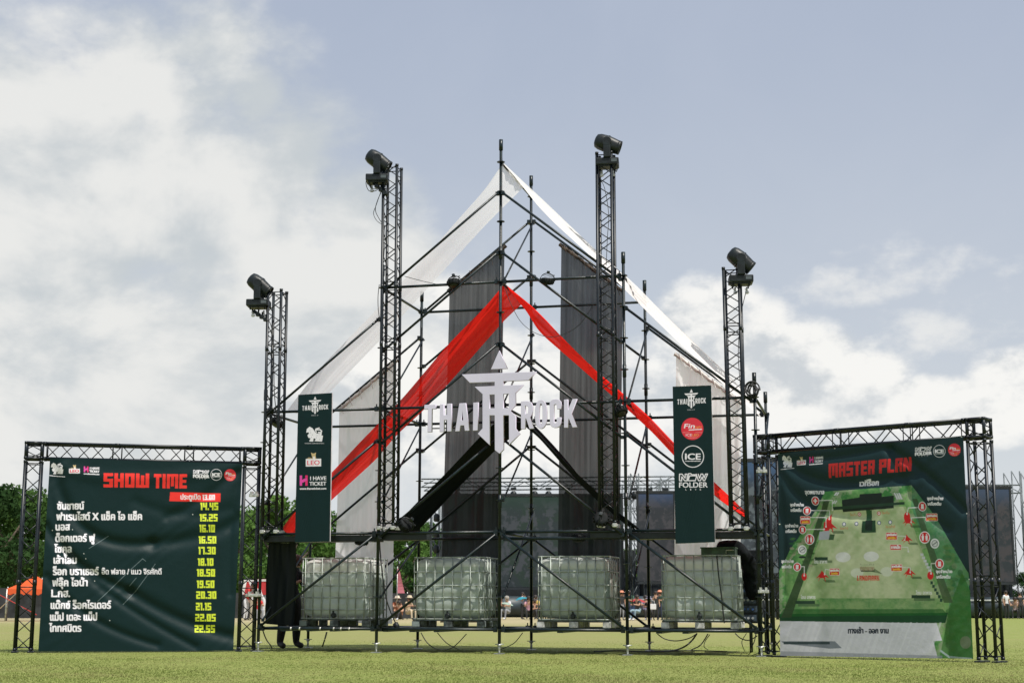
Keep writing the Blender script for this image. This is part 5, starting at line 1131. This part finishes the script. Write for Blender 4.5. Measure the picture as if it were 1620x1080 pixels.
for x0_, x1_, yt_ in ((690, 1012, 868), (1060, 1170, 800), (1236, 1505, 800)):
    q = MB(); zt_ = hz_(yt_, SD+6); q.box((sx((x0_+x1_)/2), 7.2, zt_/2), ((x1_-x0_)*u_*1.06, .2, zt_)); q.build('black_drape_wall', DARKS, ST)
for x_, y_, w__, h__ in ((990, 880, 9, 26), (1003, 905, 10, 14), (1155, 860, 16, 60), (1500, 880, 30, 60), (1612, 905, 26, 40)):
    q = MB(); z__ = hz_(y_+h__, SD); q.box((sx(x_), 3.0, z__+h__*u_/2), (w__*u_, 1.0, h__*u_), ch=.05); q.box((sx(x_), 2.4, z__+h__*u_*.55), (w__*u_*.7, .3, h__*u_*.5)); q.tube((sx(x_), 3, 1.0), (sx(x_), 3, z__+.1), .12, 6); q.build('speaker_stack', BLACKP, ST)
for k, (x, w_) in enumerate(((735, 60), (800, 56), (852, 52), (905, 60), (960, 56), (1010, 66), (1060, 60), (1300, 70), (1400, 70), (1490, 70), (1560, 64), (1610, 50))):
    q = MB(); q.lathe((sx(x), -2.6, .62), (1, 0, 0), [(.4, -w_*u_/2), (.62, -w_*u_/2+.15), (.66, 0), (.62, w_*u_/2-.15), (.4, w_*u_/2)], 14); q.build('covered_speaker', mat('tarpaulin_blue_black', (.020, .034, .044), .5, 0, .3, .8), ST)
q = MB(); q.tube((sx(980), -3.2, 1.05), (sx(1640), -3.2, 1.05), .04, 6); q.build('front_rail', mat('rail_white', (.5, .52, .52), .5), ST)
zr = hz_(768, SD)
def far_truss(x0, z0, x1, z1, w_, y, nm='roof_truss', rc=.045, pitch=.9, m=None):
    a, b = Vector((sx(x0), y, z0)), Vector((sx(x1), y, z1)); d = (b-a).normalized(); pz = Vector((0, 0, 1)) if abs(d.z) < .5 else Vector((1, 0, 0)); q = MB()
    for k in (0, 1): q.tube(a+pz*(w_*k), b+pz*(w_*k), rc, 5)
    n = max(2, int((b-a).length/pitch))
    for i in range(n): q.tube(a+(b-a)*(i/n)+pz*(w_*(i % 2)), a+(b-a)*((i+1)/n)+pz*(w_*((i+1) % 2)), rc*.55, 4)
    return q.build(nm, m or mat('far_truss_grey', (.10, .12, .13), .5, .2, .2), ST)
for y in (0, 3): far_truss(664, zr, 1400, zr+.35, .5, y)
far_truss(1390, zr-.3, 1625, zr-.3, .5, 0)
for x, y0, y1 in ((680, 770, 925), (1000, 745, 925), (1048, 752, 800), (1226, 760, 925), (1530, 775, 900), (1612, 740, 930), (1640, 740, 930)):
    zt = hz_(y0, SD)
    for k in (0, 1): far_truss(x+k*0, 1.0, x, zt, .5, 1.5*k, 'roof_tower')
for x in (988, 1000, 1012, 1024, 1036, 1050):      # stepped scaffold layers left of the right screen
    far_truss(x, 1.2, x, hz_(752+(x % 7)*4, SD), .22, 3.5, 'layher_upright', .03, 1.4)
for y_ in (775, 800, 825, 850): far_truss(985, hz_(y_, SD), 1060, hz_(y_, SD), .15, 3.5, 'scaffold_lift', .03, .7)
for x in (692, 722, 762, 812, 846, 868, 898, 940, 1006, 1030, 1055, 1545, 1562):
    q = MB(); q.lathe((sx(x), 0, zr-.45), (0, 0, 1), [(.12, -.28), (.2, -.2), (.2, .1), (.1, .22)], 8); q.box((sx(x), 0, zr-.1), (.36, .25, .16)); q.build('hung_lamp', BLACKP, ST)
for x in (690,): 
    for y_ in (795, 818, 845, 868): q = MB(); q.lathe((sx(x), -.5, hz_(y_, SD)), (0, 0, 1), [(.14, -.25), (.2, -.15), (.2, .15), (.1, .25)], 8); q.build('hung_lamp', BLACKP, ST)
def screenmat(name, cols, sc):
    m = bpy.data.materials.new(name); m.use_nodes = True; q = G(m.node_tree); b = m.node_tree.nodes['Principled BSDF']; t = q.node('ShaderNodeTexCoord'); v = t.outputs['Object']
    f = q.noise(v, sc, 5, .65, .8); f2 = q.noise(v, sc*3, 4, .7)
    vo = q.node('ShaderNodeTexVoronoi'); vo.inputs['Scale'].default_value = sc*1.6; m.node_tree.links.new(v, vo.inputs['Vector'])
    c = q.mix(q.ss(f, .42, .5), cols[0], cols[1]); c = q.mix(q.ss(f2, .5, .56), c, cols[2]); s2 = q.node('ShaderNodeSeparateXYZ'); m.node_tree.links.new(v, s2.inputs[0])
    c = q.mix(q.m('MULTIPLY', q.ss(s2.outputs[2], 4.2, 5.6), q.ss(f, .3, .55, .6, 1)), c, cols[3]); q.link(c, b.inputs['Base Color']); b.inputs['Roughness'].default_value = .5; return m
def screen(x0, x1, y0, y1, D, cols, sc, label, dz=.0):
    p = floc((x0+x1)/2, D, hz_(y1, D)); w_ = (x1-x0)/fscale(D); h = hz_(y0, D)-p.z; r = empty('led_screen', p, yawz, label, 'screen', 'large screens around the far stage')
    MB().box((0, 0, h/2), (w_, .12, h)).build('display', screenmat('screen_picture_%d' % x0, cols, sc), r)
    q = MB()
    for k in (-1, 1): q.box((k*(w_/2+.06), .06, h/2), (.12, .3, h+.2))
    q.box((0, .06, h+.1), (w_+.24, .3, .16)); q.box((0, .06, -.1), (w_+.24, .3, .16)); q.build('screen_frame', DARKS, r)
    q = MB()
    for k in (-.4, .4): q.tube((k*w_, .5, -p.z), (k*w_, .5, h), .09, 6); q.tube((k*w_, .5, h*.8), (k*w_, 2.2, -p.z), .06, 6)
    q.build('screen_stand', DARKS, r); return r
screen(700, 984, 783, 928, SD-1, [(.008, .024, .018), (.010, .020, .025), (.035, .043, .055), (.006, .028, .020)], .38, 'wide dark camouflage patterned screen at the centre of the far stage')
screen(1012, 1068, 778, 918, SD-2, [(.035, .035, .045), (.016, .02, .028), (.04, .04, .05), (.03, .06, .14)], .55, 'tall screen with a blue top, seen left of the ICE banner panel')
screen(1165, 1240, 726, 905, SD-14, [(.03, .04, .055), (.010, .016, .022), (.08, .10, .12), (.03, .07, .15)], .6, 'tall dark blue screen seen behind the rightmost truss tower')
screen(1500, 1606, 769, 918, SD-2, [(.035, .035, .045), (.014, .02, .028), (.04, .036, .044), (.03, .05, .10)], .5, 'tall dark screen seen past the right column of the map frame')
# trees
LEAFM = []
for k, (a, b) in enumerate((((.045, .095, .026), (.085, .16, .044)), ((.07, .15, .035), (.125, .225, .058)), ((.027, .062, .022), (.05, .10, .034)))):
    m = bpy.data.materials.new('foliage_%s' % ('mid', 'bright', 'deep')[k]); m.use_nodes = True; n = m.node_tree; q = G(n); n.nodes.clear(); t = q.node('ShaderNodeTexCoord'); f = q.noise(t.outputs['Object'], .9, 4, .7)
    d = q.node('ShaderNodeBsdfDiffuse'); tl = q.node('ShaderNodeBsdfTranslucent'); c = q.mix(q.ss(f, .3, .7), a, b); q.link(c, d.inputs[0]); q.link(c, tl.inputs[0]); mx = q.node('ShaderNodeMixShader'); mx.inputs[0].default_value = .4
    n.links.new(d.outputs[0], mx.inputs[1]); n.links.new(tl.outputs[0], mx.inputs[2]); o = q.node('ShaderNodeOutputMaterial'); n.links.new(mx.outputs[0], o.inputs[0]); LEAFM.append(m)
BARK = mat('bark', (.09, .07, .05), .9, 0, .3, 4)
def tree_proto(seed, H, Rr, m):
    rg_ = np.random.default_rng(seed); r = empty('broadleaf_tree', (0, 0, 0), 0, 'x', 'tree', 'trees along the far edge of the field')
    t = MB(); t.tube((0, 0, 0), (.1, 0, H*.35), .28, 8, .2); tips = []
    for k in range(7):
        a = k*2.4+seed; e = Vector((math.cos(a)*Rr*.5, math.sin(a)*Rr*.5, H*(.5+.04*k))); t.tube((.1, 0, H*.33), e, .13, 6, .05); tips.append(e)
    t.build('trunk', BARK, r)
    cl = []
    for k in range(38):
        a = rg_.uniform(0, 6.28); zz = rg_.uniform(.16, .97); rr = Rr*math.sin(math.pi*min(1, max(.12, zz*.92+.06)))**.6*rg_.uniform(.35, 1.0); cl.append((rr*math.cos(a), rr*math.sin(a), zz*H, rg_.uniform(.16, .30)*Rr))
    n = 8500; ci = rg_.integers(0, len(cl), n); C_ = np.array(cl)[ci]; dv_ = rg_.normal(size=(n, 3)); dv_ /= np.linalg.norm(dv_, axis=1)[:, None]
    P = C_[:, :3]+dv_*(C_[:, 3:]*(rg_.random((n, 1))**.4))*np.array([1, 1, .75]); P[:, 2] = np.clip(P[:, 2], .3, None); s_ = rg_.uniform(.07, .17, (n, 1))*Rr/3.2
    u = rg_.normal(size=(n, 3)); u /= np.linalg.norm(u, axis=1)[:, None]; w_ = np.cross(u, dv_+.3*rg_.normal(size=(n, 3))); w_ /= np.linalg.norm(w_, axis=1)[:, None]
    V = np.stack([P-u*s_, P+w_*s_*.6, P+u*s_, P-w_*s_*.6], 1).reshape(-1, 3); me = bpy.data.meshes.new('crown'); me.from_pydata(V.tolist(), [], np.arange(n*4).reshape(-1, 4).tolist()); me.update(); mesh_obj('crown', me, m, r)
    return r, H
protos = [tree_proto(1, 8.0, 4.2, LEAFM[0]), tree_proto(2, 8.0, 4.4, LEAFM[1]), tree_proto(5, 8.0, 4.0, LEAFM[2])]
used = [False]*3
TR = [(-25, 100, 772, 2, 'dark tall tree at the left edge of the photograph'), (22, 106, 775, 0, 'tall dense tree behind the orange tent, left edge'), (58, 112, 790, 1, 'brighter green tree seen through the left column of the show time frame'), (88, 120, 800, 0, 'tree mostly hidden by the left edge of the show time board'),
      (395, 112, 800, 1, 'light green tree behind the right column of the show time frame'), (432, 124, 800, 2, 'deep green tree behind the foot of the leftmost tower'), (452, 104, 786, 1, 'bright tree top between the leftmost tower and the lion banner panel'), (490, 120, 842, 0, 'tree behind the left end tank'), (520, 110, 850, 1, 'light green tree just left of the white curtain behind the left tank'),
      (560, 128, 840, 0, 'tree hidden behind the left white curtain'), (632, 104, 842, 1, 'bright low tree right of the left white curtain'), (662, 122, 826, 0, 'green tree between the two left tanks'), (690, 132, 836, 1, 'tree at the left edge of the central stage screen'), (655, 96, 890, 2, 'dark low tree at the fence between the two left tanks'),
      (725, 140, 850, 0, 'tree behind the left grey curtain'), (1000, 128, 868, 1, 'green tree seen left of the blue topped screen'), (1045, 140, 860, 0, 'tree behind the blue topped screen'), (1625, 112, 905, 2, 'dark low tree at the right edge of the photograph'), (1210, 130, 880, 0, 'tree behind the posts at the right end of the scaffold'),
      (345, 118, 805, 0, 'tree behind the right part of the show time board'), (800, 150, 905, 1, 'low bright bush line tree under the central screen'), (850, 150, 906, 0, 'low tree under the right part of the central screen')]
for i, (x, D, yt, k, lb) in enumerate(TR):
    pr, Hh = protos[k]
    if used[k]: o = copy_tree(pr)
    else: o = pr; used[k] = True
    h = hz_(yt, D); o.location = floc(x, D); o.scale = (h/Hh*random.uniform(.95, 1.15),)*2+(h/Hh,); o.rotation_euler = (0, 0, i*1.7); o['label'] = lb
# fence
FD = 74.0
def fence(x0, x1, yt, D, label):
    a, b = floc(x0, D), floc(x1, D); Lf = (b-a).length; r = empty('mesh_fence', a, yawz, label, 'fence', 'black cloth covered fences at the far side of the lawn'); h = hz_(yt, D)
    q = MB(); n = max(3, int(Lf/.35)); rows = [[Vector((Lf*i/n, .04*math.sin(i*1.1), z)) for i in range(n+1)] for z in (.04, h*.5, h)]
    q.add([p for r_ in rows for p in r_], [(k*(n+1)+i, k*(n+1)+i+1, (k+1)*(n+1)+i+1, (k+1)*(n+1)+i) for k in range(2) for i in range(n)]); q.build('fence_cloth', mat('fence_black_cloth', (.022, .025, .028), .8, 0, .35, 1.2), r)
    for i in range(int(Lf/2.2)+1): q = MB(); q.tube((i*2.2, .06, 0), (i*2.2, .06, h+.06), .03, 6); q.build('fence_post', GALV, r)
fence(-60, 90, 931, FD, 'black cloth fence behind the orange tent at the left edge')
fence(370, 700, 938, FD+2, 'black cloth fence behind the people between the left frame and the second tank')
# tents
def tent(px, D, ye, yp, wpx, colr, label, logo=False):
    p = floc(px, D); r = empty('gazebo_tent', p, yawz+.3, label, 'tent'); w_ = wpx/fscale(D)/2; ze, zp = hz_(ye, D), hz_(yp, D); m = cloth('tent_%d' % px, colr, 1.0, .35, tuple(x*.85 for x in colr), 3)
    q = MB(); c = [(-w_, -w_), (w_, -w_), (w_, w_), (-w_, w_)]; mid = [(x*.45, y*.45, ze+(zp-ze)*.48) for x, y in c]
    q.add([(x, y, ze) for x, y in c]+mid+[(0, 0, zp)], [(i, (i+1) % 4, 4+(i+1) % 4, 4+i) for i in range(4)]+[(4+i, 4+(i+1) % 4, 8) for i in range(4)]); q.build('canopy', m, r)
    q = MB()
    for i in range(4):
        a, b = Vector((*c[i], ze)), Vector((*c[(i+1) % 4], ze)); n = 8
        for k in range(n): s0, s1 = a.lerp(b, k/n), a.lerp(b, (k+1)/n); sm_ = (s0+s1)/2; q.add([s0, s1, s1-Vector((0, 0, .18)), sm_-Vector((0, 0, .26)), s0-Vector((0, 0, .18))], [(0, 1, 2, 3, 4)])
    q.build('valance', m, r)
    for x, y in c: q = MB(); q.tube((x*.98, y*.98, 0), (x*.98, y*.98, ze), .035, 6); q.build('leg', GALV, r)
    return r
tent(54, 66, 933, 911, 84, (.78, .13, .035), 'orange red gazebo tent behind the left column of the show time frame')
tent(1640, 100, 946, 938, 60, (.5, .5, .5), 'grey white gazebo tent at the right edge')
q = MB(); a = wp(-5, 938, 55); b = wp(58, 972, 55); q.tube(a, b, .016, 5); o = q.build('guy_rope', mat('red_rope', (.5, .04, .03), .7), origin=a); tag(o, 'red guy rope slanting down in front of the left black fence', 'rope')
q = MB(); a = wp(0, 962, 56); b = wp(30, 934, 60); q.tube(a, b, .018, 5); o = q.build('bamboo_pole', mat('bamboo', (.25, .18, .10), .7), origin=a); tag(o, 'thin brown pole leaning at the left black fence', 'pole')
# red sign board with a big N
NB = empty('red_billboard', floc(403, 70), yawz, 'red billboard with a white N standing behind the left scaffold posts', 'billboard'); k_ = 1/fscale(70); z0 = hz_(941, 70); z1 = hz_(916, 70)
MB().box((0, 0, (z0+z1)/2), (36*k_, .12, z1-z0)).build('board', mat('billboard_red', (.42, .025, .03), .6, 0, .15, 1), NB)
q = MB(); q.add([(x*k_, -.066, z1-(y-916)*k_) for x, y in ((-18, 917), (-11, 917), (-11, 936), (-18, 936), (-12, 916), (-7, 916), (4, 941), (-2, 941), (-22, 940), (-17, 940), (-13, 918), (-17, 918))], [(3, 2, 1, 0), (4, 7, 6, 5), (8, 9, 10, 11)][1:]); q.build('lettering', mat('sign_white', (.7, .7, .7), .6), NB)
q = MB(); q.box((0, -.07, z1-.06), (36*k_, .02, .10)); q.build('top_strip', mat('sign_white', (.7, .7, .7), .6), NB)
for s_ in (-15, 15): q = MB(); q.tube((s_*k_, .1, 0), (s_*k_, .1, z1), .05, 6); q.build('leg', GALV, NB)
FLG = empty('feather_flag', floc(635, 72), yawz, 'pink and red feather flag right of the left white curtain', 'flag'); k_ = 1/fscale(72)
q = MB(); hz0, hz1 = hz_(938, 72), hz_(899, 72)
V = []
for i in range(9):
    t = i/8; V += [(-7*k_, .03*math.sin(t*5), hz0+(hz1-hz0)*t), ((-7+12*(1-t*.75))*k_, .06*math.sin(t*5+1), hz0+(hz1-hz0)*t*.98)]
q.add(V, [(2*i, 2*i+1, 2*i+3, 2*i+2) for i in range(8)]); q.build('flag_cloth', cloth('flag_pink', (.62, .16, .20), 1, .4, (.55, .22, .28), 2), FLG); MB().tube((-7*k_, 0, 0), (-7*k_, 0, hz1+.1), .025, 6).build('flag_pole', GALV, FLG)
# far people
def fp(px, D, pose, cols, label, rz, **k): 
    p = floc(px, D); return limb_person((p.x, p.y, 0), pose, cols, label, rz=yawz+rz, sub=1, **k)
WHT, RD_, BKc, BL_, GY, DB = (.62, .63, .66), (.50, .03, .03), (.02, .02, .025), (.08, .16, .35), (.25, .26, .28), (.03, .04, .08)
fp(389, 70, stand(.8, 'fwd'), [RD_, WHT, BKc], 'person in a red shirt and white trousers bending forward behind the left frame', 1.3)
fp(401, 71, stand(0, 'down'), [WHT, (.45, .4, .3), BKc], 'person in a white shirt standing behind the right column of the left frame', .2)
fp(408, 69, sit('knee', .25), [RD_, GY, BKc], 'person in a red shirt sitting low between the left scaffold posts', .4)
fp(416, 70, stand(1.1, 'fwd'), [WHT, WHT, BKc], 'person all in white bending down left of the black cloth', -.9)
fp(627, 73, sit('knee', .2), [(.25, .07, .03), (.10, .06, .04), BKc], 'person in a rust brown shirt sitting right of the left white curtain', .5, hat=(.6, .5, .4))
fp(633, 71, sit('knee'), [(.35, .12, .05), BKc, WHT], 'person in an orange brown shirt sitting on the grass beside the feather flag', -.4)
fp(645, 73, sit('knee', .22), [(.42, .33, .22), (.5, .42, .3), BKc], 'person in beige clothes sitting left of the second tank', .9, hat=(.5, .42, .3))
fp(791, 76, sit('knee', .2), [BKc, BKc, BKc], 'person in black sitting under the mint umbrella', .3)
fp(804, 75, sit('knee', .25), [WHT, GY, WHT], 'person in a white shirt sitting at the right side of the mint umbrella', -.7, hair=(.3, .28, .25))
fp(826, 76, stand(.1, 'one'), [(.35, .33, .42), BKc, BKc], 'person in a lilac grey shirt standing under the blue umbrella', 1.2, sc=.78)
fp(836, 78, sit('knee', .25), [(.45, .25, .30), BKc, BKc], 'person in a pink top sitting beside the rear centre post', .1)
fp(848, 76, sit('knee', .30), [(.60, .45, .10), BKc, BKc], 'person in a yellow top sitting left of the third tank', -.4)
fp(843, 74, sit('knee', .1), [BKc, BKc, BKc], 'person in dark clothes sitting in front of the yellow top', .8)
fp(983, 72, stand(.1, 'down'), [BKc, GY, BKc], 'person in a black shirt and grey jeans right of the third tank', .4, sc=.8, hat=(.65, .25, .15))
fp(993, 74, stand(.0, 'one'), [BKc, DB, BKc], 'person in dark clothes with a pale cap behind the third front post', -.5, sc=.82, hat=(.55, .62, .55))
fp(1001, 73, stand(.5, 'fwd'), [(.05, .16, .10), BL_, WHT], 'person in a green top and blue jeans leaning under the red umbrella', -1.0, sc=.82)
fp(1010, 72, sit('knee', .3), [BKc, (.22, .32, .38), WHT], 'person in pale jeans sitting right of the red umbrella shaft', -.9)
fp(1020, 75, sit('knee', .3), [(.20, .18, .28), BKc, BKc], 'person in a violet top sitting in the row of dark figures', .3)
fp(1027, 74, sit('knee', .2), [BKc, BKc, WHT], 'person in black sitting by the rear post right of the tallest tower', -.2, hat=(.35, .33, .45))
fp(1037, 72, stand(.1, 'one'), [BKc, BKc, BKc], 'person in black carrying a white bag left of the right end tank', .3, sc=.80)
fp(1044, 73, stand(.0, 'fwd'), [(.03, .07, .05), DB, BKc], 'person in dark green with a white cap at the edge of the right end tank', -.6, sc=.82, hat=(.65, .65, .65))
fp(1592, 84, stand(.0, 'down'), [WHT, BKc, BKc], 'person in a white shirt standing right of the map frame', .4, sc=.9)
fp(1606, 85, sit('knee', .3), [(.4, .3, .28), BKc, BKc], 'person in a pale pink shirt sitting right of the map frame', -.4)
fp(1614, 84, stand(.0, 'down'), [BKc, BKc, BKc], 'person in black standing at the right edge of the photograph', .1, sc=.85)
p = floc(1033, 71.6); q = MB(); q.box((0, 0, .14), (.30, .09, .26), Matrix.Rotation(yawz, 3, 'Z'), ch=.02); q.path([(-.08, 0, .26), (-.06, 0, .42), (.06, 0, .42), (.08, 0, .26)], .01, 5)
o = q.build('tote_bag', mat('white_tote', (.65, .64, .66), .7, 0, .05), origin=(0, 0, 0)); o.location = (p.x, p.y, .52); tag(o, 'white tote bag held by the person in black left of the right end tank', 'bag')
def umbrella(px, py, D, rad, colr, label, tilt=0.0):
    t = wp(px, py, D); r = empty('umbrella', (t.x, t.y, max(.35, t.z-.85)), yawz, label, 'umbrella'); hgt = t.z-r.location.z; rt_ = Matrix.Rotation(tilt, 3, 'Y'); m = cloth('umbrella_%d' % px, colr, 1, .45, tuple(x*.8 for x in colr), 3)
    vs = [Vector((0, 0, hgt))]; fs = []; K = 16
    for j in (1, 2, 3):
        for k in range(K): a = 2*math.pi*k/K; rr = rad*j/3*(1 if k % 2 == 0 else .95); vs.append(Vector((rr*math.cos(a), rr*math.sin(a), hgt-.34*rad*(j/3)**2+(0 if k % 2 == 0 else .02))))
    for k in range(K): fs.append((0, 1+k, 1+(k+1) % K))
    for j in range(2):
        for k in range(K): fs.append((1+j*K+k, 1+(j+1)*K+k, 1+(j+1)*K+(k+1) % K, 1+j*K+(k+1) % K))
    q = MB(); q.add([rt_ @ v for v in vs], fs, True); q.build('canopy', m, r); q = MB(); q.tube(rt_ @ Vector((0, 0, hgt+.05)), rt_ @ Vector((0, 0, .0)), .012, 6); q.path([rt_ @ Vector((0, 0, 0)), rt_ @ Vector((.03, 0, -.05)), rt_ @ Vector((.07, 0, -.03))], .015, 6); q.build('shaft', BLK, r)
umbrella(800, 952, 75, .34, (.50, .66, .58), 'mint green umbrella held over the seated people right of the central post', .2)
umbrella(829, 943.5, 76, .34, (.05, .42, .58), 'turquoise blue umbrella between the second and third tanks', -.2)
umbrella(1008, 947, 73, .42, (.62, .08, .09), 'red umbrella over the seated crowd right of the third tank', .05)
umbrella(1029, 945, 76, .30, (.32, .32, .45), 'lilac grey umbrella behind the rear post beside the right end tank', .1)
umbrella(843, 951, 77, .26, (.62, .36, .42), 'pink umbrella left of the third tank', .15)
